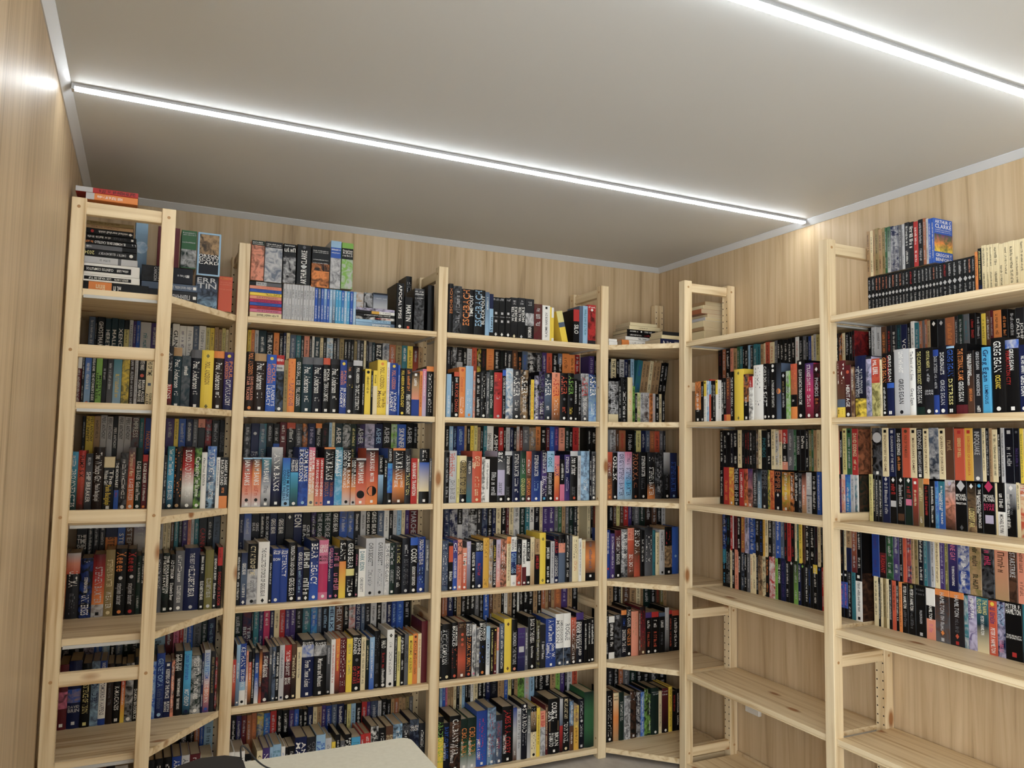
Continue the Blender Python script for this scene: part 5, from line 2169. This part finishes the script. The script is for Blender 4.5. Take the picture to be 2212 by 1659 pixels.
1281.5`16.1`185`do`r`w
1297.6`18`186`nv~do``
1315.6`11.8`184`tn``
1327.4`15.6`185`og`k`
1343.1`21.3`182`nk`w`
1364.3`13.4`187`te``
1377.7`13.2`184`gb`te`
1390.9`15`189`lg``
1405.9`18.6`187`cr`br`
1424.5`18.3`186`p`lp`
1442.8`12.7`185`ol`ye`
*1455.4`35.6`186`p>nv`pk`ANNE GAY@.1-.45*.5;TO BRING IN LIGHTNING@.55-.9*.25:w
*1491.1`39.9`189`bl~lg`w`
*1531`40.5`190`tn~ol`k`
*1571.4`42.5`188`k~gy`mg`~@.2-.5*.5
*1614.1`44.4`188`sa>tn`br`~@.2-.6*.5
*1658.4`27.8`192`br~k`lg`STARSTRIKE@.2-.6*.6
*1686.2`25.1`192`sa`br`
1711.3`25.2`192`k`w`
@c0`B`0.030`1.9668`front`middle back bay`top
887.8`21.3`227`k`w`<ESCHBACH@.1-.6:o
*909.1`41.5`219`k~gy`lg`<~@.1-.5;<~@.5-.8
*950.5`62.2`210`k`o`<ESCHBACH@.02-.8*.55^:o;<TIME*OUT@.12-.6*.3_:w
*1012.7`55.1`212`k`lb`<ESCHBACH@.02-.8*.55^:lb;<BLACK*OUT@.12-.75*.3_:w
1067.8`20.2`206`gb>lb`w`<~@.1-.4
1088.1`19.8`199`nv|.35|lb|.9|k`k`<Stern@.55-.88*.6
1107.9`30.7`187`k`lg`=~@.03-.08;#s:lg@.4;=~@.48-.5;#s:lg@.6;#d:w@.93
1138.5`30.9`187`k`lg`=~@.03-.08;#s:lg@.4;=~@.48-.5;#s:lg@.6;#d:w@.93
1169.4`28.5`188`k`lg`=~@.03-.08;#s:lg@.4;=~@.48-.5;#s:lg@.6;#d:w@.93
*1197.9`36.6`193`dk>k`lg`<~@.04-.16;<WALTER/MOERS@.22-.58:w;#d:cr
*1234.5`39.5`195`dk>k`lg`<~@.04-.16;<WALTER/MOERS@.22-.58:w;#d:lg
*1274`45.8`194`dk|.35|lg~k|.66|k`lg`<~@.04-.16;<INSOMNIA@.68-.95*.4:w
*1319.8`45.2`174`ma~br`lg`<~@.08-.2;<~@.25-.6*.5
1364.9`41.3`171`w`dk`#s:k@.07;<VLADIMIR NABOKOV@.2-.9*.3
1406.2`10.4`166`y|.1|y`k`.
1416.6`13.2`165`w|.3|y|.9|w`k`.
@a0`B`0.030`1.9668`front`left back bay`top
160.7`11.6`151`lg`k`~@.15-.4;~@.55-.9:gy
172.4`11.7`151`lg`k`~@.15-.4;~@.55-.9:gy
184`11.3`151`lg`k`~@.15-.4;~@.55-.9:gy
195.3`11.7`152`lg`k`~@.15-.4;~@.55-.9:gy
207.1`11.8`152`lg`k`~@.15-.4;~@.55-.9:gy
218.8`11.8`152`lg`k`~@.15-.4;~@.55-.9:gy
230.7`11.9`152`lg`k`~@.15-.4;~@.55-.9:gy
242.5`11.9`152`lg`k`~@.15-.4;~@.55-.9:gy
254.4`11.5`153`lg`k`~@.15-.4;~@.55-.9:gy
265.9`12`153`lg`k`~@.15-.4;~@.55-.9:gy
277.9`12`153`lg`k`~@.15-.4;~@.55-.9:gy
289.9`12.5`146`b`w`~@.04-.3;~@.5-.9
302.4`12.5`146`gb>b`w`~@.04-.3;~@.5-.9
314.8`12.1`146`b`w`~@.04-.3;~@.5-.9
327`12.2`146`lb>b`w`~@.04-.3;~@.5-.9
339.1`12.2`146`b`w`~@.04-.3;~@.5-.9
351.3`12.7`146`lb`w`~@.04-.3;~@.5-.9
364`12.3`146`lb>gb`w`~@.04-.3;~@.5-.9
376.3`12.3`146`cy`w`~@.04-.3;~@.5-.9
388.6`12.8`146`cy`w`~@.04-.3;~@.5-.9
401.4`12.4`146`b>cy`w`~@.04-.3;~@.5-.9
413.8`12.4`145`lb`w`~@.04-.3;~@.5-.9
426.2`12.5`145`cy`w`~@.04-.3;~@.5-.9
438.7`13`145`b`w`~@.04-.3;~@.5-.9
451.6`12.6`145`lb`w`~@.04-.3;~@.5-.9
"""
SPECIALS = r"""
*lieU`-0.5463`-0.2500`1.9668`0.2059`0.0373`k|.56|o|.9|k`w`~@.42-.55;~@.66-.82*.5:cr`black book with orange spine block, lowest in tall pile behind left ladder frame``0
lieU`-0.5477`-0.2500`2.0041`0.1775`0.0234`w`w`#b@.15-.96:k;GEORGE R. R. MARTIN@.2-.44*.3;LOS VIAJES DE TUF@.5-.88*.3`white book with thin black title bar, second from bottom of tall left pile``0
*lieU`-0.5494`-0.2500`2.0274`0.1776`0.0394`w`w`#b@.15-.96:k;~@.2-.42*.22;CUENTOS COMPLETOS@.46-.92*.22`thick white book with black title bar, third from bottom of tall left pile``0
lieU`-0.5485`-0.2500`2.0669`0.1684`0.0234`lg|.3|gy|.36|lg`gy`~@.5-.7*.3`silver grey book with light streak, fourth from bottom of tall left pile``0
lieU`-0.5468`-0.2500`2.0903`0.1623`0.0248`k`lg`#c:w@.1;DMITRY GLUKHOVSKY@.2-.72*.35;2034@.8-.98:ye*.5`black book with yellow numerals at one end, in tall left pile``0
lieU`-0.5479`-0.2500`2.1152`0.1640`0.0168`k|.28|gy`w`~@.85-.98*.4`black and grey spine book, sixth from bottom of tall left pile``0
lieU`-0.5473`-0.2500`2.1320`0.1625`0.0175`k`w`~@.02-.1;EL HOMBRE EN EL CASTILLO@.22-.8*.5;~@.83-.98:o`black book with bold white and orange title, in tall left pile``0
lieU`-0.5467`-0.2500`2.1495`0.1595`0.0179`k`w`#s:w@.08;~@.2-.46:gy*.4;~@.5-.95*.4`black book with small white logo box, fourth from top of tall left pile``0
lieU`-0.5462`-0.2500`2.1674`0.1486`0.0204`k`w`#d@.06;michael marshall smith@.12-.72*.4;#c:r@.85`black book with red figure on spine, third from top of tall left pile``0
lieU`-0.5471`-0.2500`2.1878`0.1486`0.0126`tn`br`~@.3-.9*.4`tan book, second from top of tall left pile``0
lieU`-0.5478`-0.2500`2.2004`0.1502`0.0134`og`br`~@.3-.9*.4`dull gold book, topmost in tall left pile``0
lieU`-0.5431`-0.3400`2.2620`0.1550`0.0233`o|.84|lg`w`~@.3-.8*.4`orange and grey book lying on top of the left ladder frame``0
lieU`-0.5739`-0.3400`2.2853`0.1864`0.0178`r|.73|lg`k`~@.05-.65*.6`red and grey book lying topmost on the left ladder frame``0
*lieU`-0.3392`-0.1700`1.9668`0.1622`0.0446`dk`lg`#s:w@.06;~@.12-.6*.4`charcoal book lying lowest beside the left corner front post``0
lieU`-0.3648`-0.1700`2.0114`0.1867`0.0258`gb`lg`#s:w@.05;~@.1-.6*.4`slate grey book lying second from bottom beside the left front post``0
*lieU`-0.3668`-0.1700`2.0372`0.1714`0.0594`nk|.38|k~dk`lg`#s:lg@.1*.2;~@.12-.32*.15;=MARTIN@.62-.68;=CANCION@.7-.76`thick black book lying under the maroon upright book``0
*face`-0.3970`-0.0500`1.9668`0.0449`0.3088`lb~w`w`.`pale blue book with glass sphere cover, beside tall left pile`lb>gb;#c:lb@.3*1.1`0
*up`-0.3190`-0.1200`2.0785`0.0746`0.1762`ma|.9|cr`y`#d:tn@.1`tall maroon book with cream band, upright on lying black book``0
*up`-0.2381`-0.1000`2.1120`0.0540`0.1446`g|.5|dg~lg|.97|g`lg`=~@.05-.08;=~@.1-.13;=~@.3-.33`green book with dragon picture, beside maroon book on left top shelf``0
*face`-0.1818`-0.0900`1.9668`0.0799`0.1243`nk`lg`.`dark blue cover facing out below framed book, left top shelf`nk>gb~nk>lb;=ERR@.05-.2;=TIN@.22-.38`0
*face`-0.1815`-0.1000`2.0911`0.0836`0.1645`lb`w`.`book in pale blue frame with large white author name, left top shelf`lb|.04|tn~k|.5|nk|.96|lb;#f:lb;=ORSON@.5-.57;=SCOTT@.58-.65;=CARD@.66-.73`0
*up`-0.0968`-0.0600`1.9668`0.0505`0.1364`do`o`=ASIMOV@.03-.09;=~@.16-.18:sa;=~@.22-.24:sa;=~@.36-.38:sa`rust red book with yellow name, right end of left top shelf``0
lieU`0.0322`0.0300`1.9668`0.1248`0.0227`cr`k`~@.1-.8`pale cream thin book in the lying colour pile, left end of back top shelf``0
lieU`0.0317`0.0300`1.9895`0.1248`0.0136`pk`k`~@.1-.8`pink thin book in the lying colour pile, left end of back top shelf``0
lieU`0.0312`0.0300`2.0030`0.1248`0.0136`r`k`~@.1-.8`red thin book in the lying colour pile, left end of back top shelf``0
lieU`0.0306`0.0300`2.0166`0.1248`0.0136`b`nv`~@.1-.8`lower blue thin book in the lying colour pile, left end of back top shelf``0
lieU`0.0301`0.0300`2.0302`0.1248`0.0136`mg`k`~@.1-.9`magenta thin book in the lying colour pile, left end of back top shelf``0
lieU`0.0295`0.0300`2.0438`0.1249`0.0136`sa`k`~@.1-.8`lower salmon thin book in the lying colour pile, left end of back top shelf``0
lieU`0.0290`0.0300`2.0575`0.1249`0.0136`y`k`ECLIPSE TOTAL@.05-.5`yellow thin book in the lying colour pile, left end of back top shelf``0
lieU`0.0285`0.0300`2.0711`0.1249`0.0136`b`nv`~@.1-.8`upper blue thin book in the lying colour pile, left end of back top shelf``0
lieU`0.0279`0.0300`2.0847`0.1249`0.0136`sa`do`~@.05-.8`upper salmon thin book in the lying colour pile, left end of back top shelf``0
lieU`0.0273`0.0300`2.0983`0.1250`0.0161`gy|.48|lg|.8|k`k`STAR WARS@.5-.78*.5`grey and black case lying on top of the colour pile``0
lieU`0.4652`0.0300`1.9668`0.1713`0.0183`gb>lb`w`~@.1-.6`lowest blue thin book in lying pile right of the blue paperbacks``0
lieU`0.4648`0.0300`1.9851`0.1713`0.0127`k|.1|lb`k`~@.1-.6`second lowest pale thin book in lying pile right of the blue paperbacks``0
lieU`0.4644`0.0300`1.9978`0.1714`0.0127`k~w`w`~@.1-.5:r`striped black thin book in lying pile right of the blue paperbacks``0
lieU`0.4640`0.0300`2.0105`0.1714`0.0127`k|.3|k`w`~@.1-.8`black lettered thin book in lying pile right of the blue paperbacks``0
lieU`0.4636`0.0300`2.0232`0.1714`0.0127`w|.4|go|.6|k`k`~@.1-.4`white and gold thin book in lying pile right of the blue paperbacks``0
lieU`0.4632`0.0300`2.0358`0.1715`0.0127`lp~k`k`~@.3-.8`topmost lilac thin book in lying pile right of the blue paperbacks``0
face`0.4702`0.0600`2.0485`0.0330`0.0693`lg~tn`k`.`pale cover with reddish figure, standing on the small lying pile``0
face`0.5054`0.0600`2.0485`0.0382`0.0709`k~lg`w`.`black cover with pale face, standing on the small lying pile``0
face`0.5454`0.0600`2.0485`0.0653`0.0740`gb>lg`w`.`slate grey plain cover standing on the small lying pile`nk|.1|gb>lg;=~@.3-.36:lg`0
*up`0.6387`0.0200`1.9668`0.0346`0.2010`k`w`APOCALYPSIS@.04-.78*.4;#c`tall black book with long white title, beside small lying pile``0
up`0.6760`0.0200`1.9668`0.0367`0.1433`k`w`MARTIN@.25-.75*.6;#s:do`short black book with red foot, right of tall white titled one``0
*up`0.7372`0.2000`1.9668`0.0281`0.2761`k`lg`~@.1-.6*.6`black book behind the short one, tallest on left back top shelf``0
*up`0.7206`0.0200`1.9668`0.0465`0.1854`k>k~gy`w`=~@.06-.09;=~@.12-.15;=~@.22-.24`thick black book with grey art, near middle post on top shelf``0
*up`0.7937`0.0500`1.9668`0.0300`0.2132`k`w`.`plain black book against the middle post, left back top shelf``0
*up`0.0293`0.0300`2.1190`0.0503`0.1640`dg|.12|sa~br`w`=~@.03-.06;=~@.08-.1`thick paperback with red sculpture art, first of upper row left back top``0
*up`0.0818`0.0300`2.1173`0.0694`0.1675`dk|.15|lg~gb`w`=~@.05-.08;=~@.1-.12`thick paperback with pale angel figure, second of upper row left back top``0
*up`0.1547`0.0300`2.1197`0.0513`0.1647`k|.32|dk~lg`w`=~@.1-.2;=~@.03-.06`thick paperback with grey monster art, third of upper row left back top``0
*up`0.2098`0.0300`2.1199`0.0574`0.1677`k`w`<ARTHUR C CLARKE@.14-.98*.4;#c@.06:gy;#c:lg@.55*.3`thick black paperback with upward white title, upper row left back top``0
*up`0.2704`0.0300`2.1159`0.0748`0.1739`k|.42|k~o|.6|o~k`w`=~@.1-.12;=~@.14-.16;=~@.32-.34;=~@.4-.42`thick black paperback with orange glow, upper row left back top``0
*up`0.3487`0.0300`2.1164`0.0446`0.2053`lb|.14|b|.36|lg~gy`w`=~@.17-.2;=~@.24-.26`white and blue spine box, second from right of upper row left back top``0
*up`0.3960`0.0300`2.1209`0.0491`0.1983`gn|.12|k|.36|gn~lg`w`=Stephen@.15-.19;=KING@.2-.24;=~@.26-.3`green checkered book with black band, right end of upper row left back``0
up`1.4735`0.0300`1.9668`0.0334`0.1584`ye|.35|gb|.5|y!@YB`k`.`yellow and cream book leaning over, middle back top shelf``13
up`1.5350`0.0300`1.9668`0.0328`0.1664`r|.35|k`w`SILO@.45-.72*.7`black book with red top, middle back top shelf``0
up`1.5682`0.0300`1.9668`0.0193`0.1862`gb`w`.`slate blue thin book right of the black one with red top``0
up`1.5881`0.0300`1.9668`0.0274`0.1884`lb`te`~@.1-.8*.5`azure book third from right end of middle back top shelf``0
*up`1.6167`0.0300`1.9668`0.0449`0.1968`r|.15|r~k|.9|dk`w`=~@.04-.08;#c@.13`red book with battle art, right end of middle back top shelf``0
*lieN`1.8198`0.0350`1.9668`0.2127`0.0401`o|.2|w`k`~@.3-.8*.4`white book with orange end, lowest of pile in right corner top``0
lieN`1.8405`0.0350`2.0069`0.1933`0.0179`w`k`~@.4-.7*.5`white book second from bottom of pile in right corner top``0
lieN`1.8496`0.0350`2.0248`0.1761`0.0190`k`w`~@.1-.5*.4;~@.6-.8:r`black book third from bottom of pile in right corner top``0
lieN`1.8495`0.0350`2.0438`0.1721`0.0179`k`w`~@.1-.4*.4;#s@.5;~@.6-.9`black book with white mark, fourth in pile in right corner top``0
lieN`1.8638`0.0350`2.0617`0.1864`0.0202`cr`br`~@.3-.6*.3`cream book second from top of pile in right corner``0
lieN`1.8670`0.0350`2.0819`0.1640`0.0168`cr`br`.`cream book topmost of pile in right corner``0
lieN`1.7202`0.0000`1.9668`0.0483`0.0199`w`k`.`white thin booklet beneath another by right corner post``0
lieN`1.7188`0.0000`1.9867`0.0470`0.0125`w`k`.`white thin booklet on another by right corner post``0
lieN`1.9486`-0.1100`1.9668`0.1563`0.0374`nv`w`~@.1-.4;~@.5-.8`navy book lowest of small pile behind right corner front post``0
lieN`1.9551`-0.1100`2.0042`0.1498`0.0191`cr`k`.`cream book middle of small pile behind right corner front post``0
lieN`1.9616`-0.1100`2.0233`0.1366`0.0180`dk`tn`.`dark book topmost of small pile behind right corner front post``0
*lieR`2.1189`-0.2350`1.9668`0.1108`0.0751`cr`k`.`lowest book in yellowed pile seen through the right corner frame``0
lieR`2.1137`-0.2350`2.0419`0.1162`0.0173`tn`k`.`second lowest book in yellowed pile seen through the right corner frame``0
lieR`2.1138`-0.2350`2.0592`0.1163`0.0313`cr`k`.`third lowest thick book in yellowed pile seen through the right corner frame``0
lieR`2.1226`-0.2350`2.0906`0.1077`0.0173`lg`k`.`fourth lowest book in yellowed pile seen through the right corner frame``0
lieR`2.1381`-0.2350`2.1079`0.0923`0.0163`cr`k`.`fourth highest book in yellowed pile seen through the right corner frame``0
lieR`2.0981`-0.2350`2.1241`0.1325`0.0227`tb`k`.`third highest book in yellowed pile seen through the right corner frame``0
lieR`2.1115`-0.2350`2.1469`0.1192`0.0195`cr`k`.`second highest book in yellowed pile seen through the right corner frame``0
lieR`2.1223`-0.2350`2.1664`0.1085`0.0196`tn`k`.`topmost book in yellowed pile seen through the right corner frame``0
"""


def ordinal(n):
    return f"{n}{'th' if 10 <= n % 100 <= 20 else {1: 'st', 2: 'nd', 3: 'rd'}.get(n % 10, 'th')}"
REST = Geo()
n_ind = 0
def emit(parts, M, label, group, hb):
    """a book as a thing of its own"""
    e = bpy.data.objects.new('book', None)
    e.empty_display_size = .02
    e.matrix_world = M
    link(e)
    tag(e, label, 'book', group)
    for nm, g in parts.items():
        if g.v:
            g.build(nm.split('#')[0], e)
ROWW = dict(front='front row', back='back row', tier='lower row', tier2='upper row')
rnd = random.Random(5)
head, cnt = None, 0
RISE = []
for ln in BOOKS.strip().split('\n'):
    if ln[0] == '@':
        nm, wall, plane, zb, kind, bay, shelfn = ln[1:].split('`')
        head = (nm, wall, float(plane), float(zb), kind, bay, shelfn)
        cnt = 0
        ext = []
        if kind == 'back':
            RISE.append((head, ext))
        continue
    cnt += 1
    ind = ln[0] == '*'
    x, w, h, base, txt, segs = ln.lstrip('*').split('`')
    x, w, h = float(x)/1000, float(w)/1000, float(h)/1000
    nm, wall, plane, zb, kind, bay, shelfn = head
    ext += [x, x+w]
    w2 = w-.0005
    d = .148 if h > .208 else .108
    if wall == 'R':
        d = min(d, {'front': .15}.get(kind, .098))
    elif kind == 'back':
        d = .106 if nm[0] != 'd' else .082
    elif nm[0] == 'd':
        d = min(d, .135)
    parts, hb, main, tc = make_book(w2, h, d, base, txt, segs, rnd)
    jit = rnd.uniform(0, .006) if kind == 'front' else rnd.uniform(0, .003)
    if wall == 'B':
        M = Matrix.Translation((x+.00025, plane+jit, zb+.0002))
        if nm == 'd1b' and cnt > 7:      # these lean over to the right
            M = M @ Matrix.Rotation(math.radians(8), 4, 'Y')
    else:
        M = Matrix.Translation((plane+jit*.4, -x-.00025, zb+.0002)) @ Matrix.Rotation(-math.pi/2, 4, 'Z')
    if ind:
        lettered = segs != '.' and (not segs or any(not q.lstrip('=').startswith('#') for q in segs.split(';')))
        lab = f"{WORD[main]} book" + (f" with {WORD[tc]} lettering" if lettered else " without visible title") + f", {ordinal(cnt)} from left, {ROWW[kind]}, {shelfn} shelf, {bay}"
        emit(parts, M, lab, f'{ROWW[kind]} books on the {shelfn} shelf of the {bay}', hb)
    else:
        for g in parts.values():
            REST.grow(g, M)
for ln in SPECIALS.strip().split('\n'):
    ind = ln[0] == '*'
    mode, x, y, z, w, h, base, txt, segs, label, face, lean = ln.lstrip('*').split('`')
    x, y, z, w, h, lean = map(float, (x, y, z, w, h, lean))
    g_ = 'books on the top shelves'
    z += .0003
    if mode == 'up':
        d = .12 if h < .2 else .15
        parts, hb, main, tc = make_book(w-.0005, h, d, base, txt, segs, rnd)
        M = Matrix.Translation((x+.0003, y, z))
        if lean:
            M = Matrix.Translation((x+w, y, z)) @ Matrix.Rotation(-math.radians(lean), 4, 'Y') @ Matrix.Translation((-w, 0, 0))
    elif mode == 'face':
        parts, hb, main, tc = make_book(.028, h, w-.001, base, txt, '.', rnd, face or base)
        M = Matrix.Translation((x+.0005, y+.028, z)) @ Matrix.Rotation(-math.pi/2, 4, 'Z')
    elif mode in ('lieU', 'lieN'):
        parts, hb, main, tc = make_book(h-.0006, w, .13 if w > .15 else .1, base, txt, segs, rnd)
        if mode == 'lieU':
            M = Matrix.Translation((x, y, z+h-.0006)) @ Matrix.Rotation(math.pi/2, 4, 'Y')
        else:
            M = Matrix.Translation((x+w, y, z)) @ Matrix.Rotation(-math.pi/2, 4, 'Y')
    else:   # lying with the spine towards the room's left, tail edge to the front
        parts, hb, main, tc = make_book(h-.0006, .17, w, base, txt, segs, rnd)
        M = Matrix.Translation((x, y, z)) @ Matrix.Rotation(-math.pi/2, 4, 'Z') @ Matrix.Translation((0, 0, 0)) @ Matrix.Translation((.17-.17, 0, 0)) @ Matrix.Rotation(-math.pi/2, 4, 'Y')
    if ind:
        emit(parts, M, label, g_, hb)
    else:
        for g in parts.values():
            REST.grow(g, M)
o = REST.build('shelved_books')
tag(o, 'the many smaller books shelved in rows behind and between the larger ones', 'books', None, 'stuff')

# risers under the raised back rows (wood blocks standing on the shelves)
for (nm, wall, plane, zb, kind, bay, shelfn), ext in RISE:
    i = min(range(6), key=lambda k: abs(ZS[k]-zb) if ZS[k] < zb else 9)
    a, b = min(ext), max(ext)
    segs_ = [(a, b)]
    if wall == 'B':
        cuts = [c for c in (XFR[0], XFR[1], XFR[2]) if a < c < b]
    else:
        cuts = [-c for c in YFR if a < -c < b]
    for c in cuts:
        segs_ = [(a, c-.024), (c+.024, b)]
    for s0, s1 in segs_:
        if s1-s0 < .05: continue
        mid = (s0+s1)/2
        if wall == 'B':
            bay_ = 'left corner bay' if mid < XFR[0] else 'left back bay' if mid < XFR[1] else 'middle back bay' if mid < XFR[2] else 'right corner bay'
            par = SHELF[bay_, i]
            ox, oy = s0-par.location.x, plane-par.location.y
        else:
            bay_ = 'inner right bay' if mid < -YFR[1] else 'outer right bay'
            par = SHELF[bay_, i]
            ox, oy = s0+par.location.y, plane-par.location.x
        l = s1-s0
        v, f = box_vf(ox, ox+l, oy+.004, oy+.09, zb-ZS[i]-.018, zb-ZS[i])
        for sx in (ox, ox+l-.018):
            v2, f2 = box_vf(sx, sx+.018, oy+.004, oy+.09, .0003, zb-ZS[i]-.018)
            f += [tuple(k+len(v) for k in q) for q in f2]
            v += v2
        mesh_obj('riser', v, f, PINE['X'], par)

# ------------------------------------------------------------------ table, device, cable, wall box
e = empty('side_table', (-.10, -1.66, 0))
tag(e, 'pale table with rounded corners standing before the shelves', 'table')
def round_rect(x0, x1, y0, y1, r, n=6):
    P_ = []
    for cx, cy_, a0 in ((x1-r, y1-r, 0), (x0+r, y1-r, 90), (x0+r, y0+r, 180), (x1-r, y0+r, 270)):
        for i in range(n+1):
            a = math.radians(a0+90*i/n)
            P_.append((cx+r*math.cos(a), cy_+r*math.sin(a)))
    return P_
prism('table_top', round_rect(-.40, .402, -.35, .348, .03), .715, .74, TABLEM, e, .003)
for sx in (-.36, .33):
    for sy in (-.31, .28):
        box('leg', sx, sx+.035, sy, sy+.035, 0, .7148, METAL, e, .003)
box('apron', -.33, .34, .26, .278, .655, .7148, METAL, e)
box('apron', -.33, .34, -.278, -.26, .655, .7148, METAL, e)
e = empty('black_device', (-.175, -1.47, .7402))
tag(e, 'black plastic device with sloping top at the table edge', 'device')
prism('housing', [(-.075, -.055), (.062, -.055), (.062, .02), (.03, .045), (-.02, .05), (-.075, .02)], 0, .064, BLACKP, e, .006)
box('base_plate', -.07, .055, -.05, .015, -.0, .0035, BLACKP, e)
cu = bpy.data.curves.new('power_cable', 'CURVE')
cu.dimensions = '3D'; cu.bevel_depth = .0018; cu.bevel_resolution = 2; cu.resolution_u = 8
sp = cu.splines.new('NURBS')
pts = [(-.114, -1.448, .785), (-.118, -1.448, .81), (-.119, -1.448, .828), (-.108, -1.447, .822), (-.09, -1.445, .795), (-.068, -1.444, .772), (-.04, -1.443, .76), (.0, -1.45, .747), (.05, -1.48, .7425), (.06, -1.56, .7425), (.03, -1.68, .7425)]
sp.points.add(len(pts)-1)
for q, c in zip(sp.points, pts):
    q.co = (*c, 1)
sp.use_endpoint_u = True; sp.order_u = 4
ob = bpy.data.objects.new('cable_curve', cu)
COL.objects.link(ob)
dg = bpy.context.evaluated_depsgraph_get()
me = bpy.data.meshes.new_from_object(ob.evaluated_get(dg))
bpy.data.objects.remove(ob)
me.materials.clear(); me.materials.append(BLACKP)
o = link(bpy.data.objects.new('power_cable', me))
tag(o, 'thin black cable looping over the pale table', 'cable')
e = empty('wall_box', (XR, -.41, .262))
tag(e, 'small white trunking box on wall beneath empty right shelf', 'wall box')
box('cover_plate', -.018, 0, -.045, .045, -.002, .06, WHITE, e, .003)
box('lid_seam', -.0186, -.0178, -.04, .04, .026, .0275, TRIM, e)
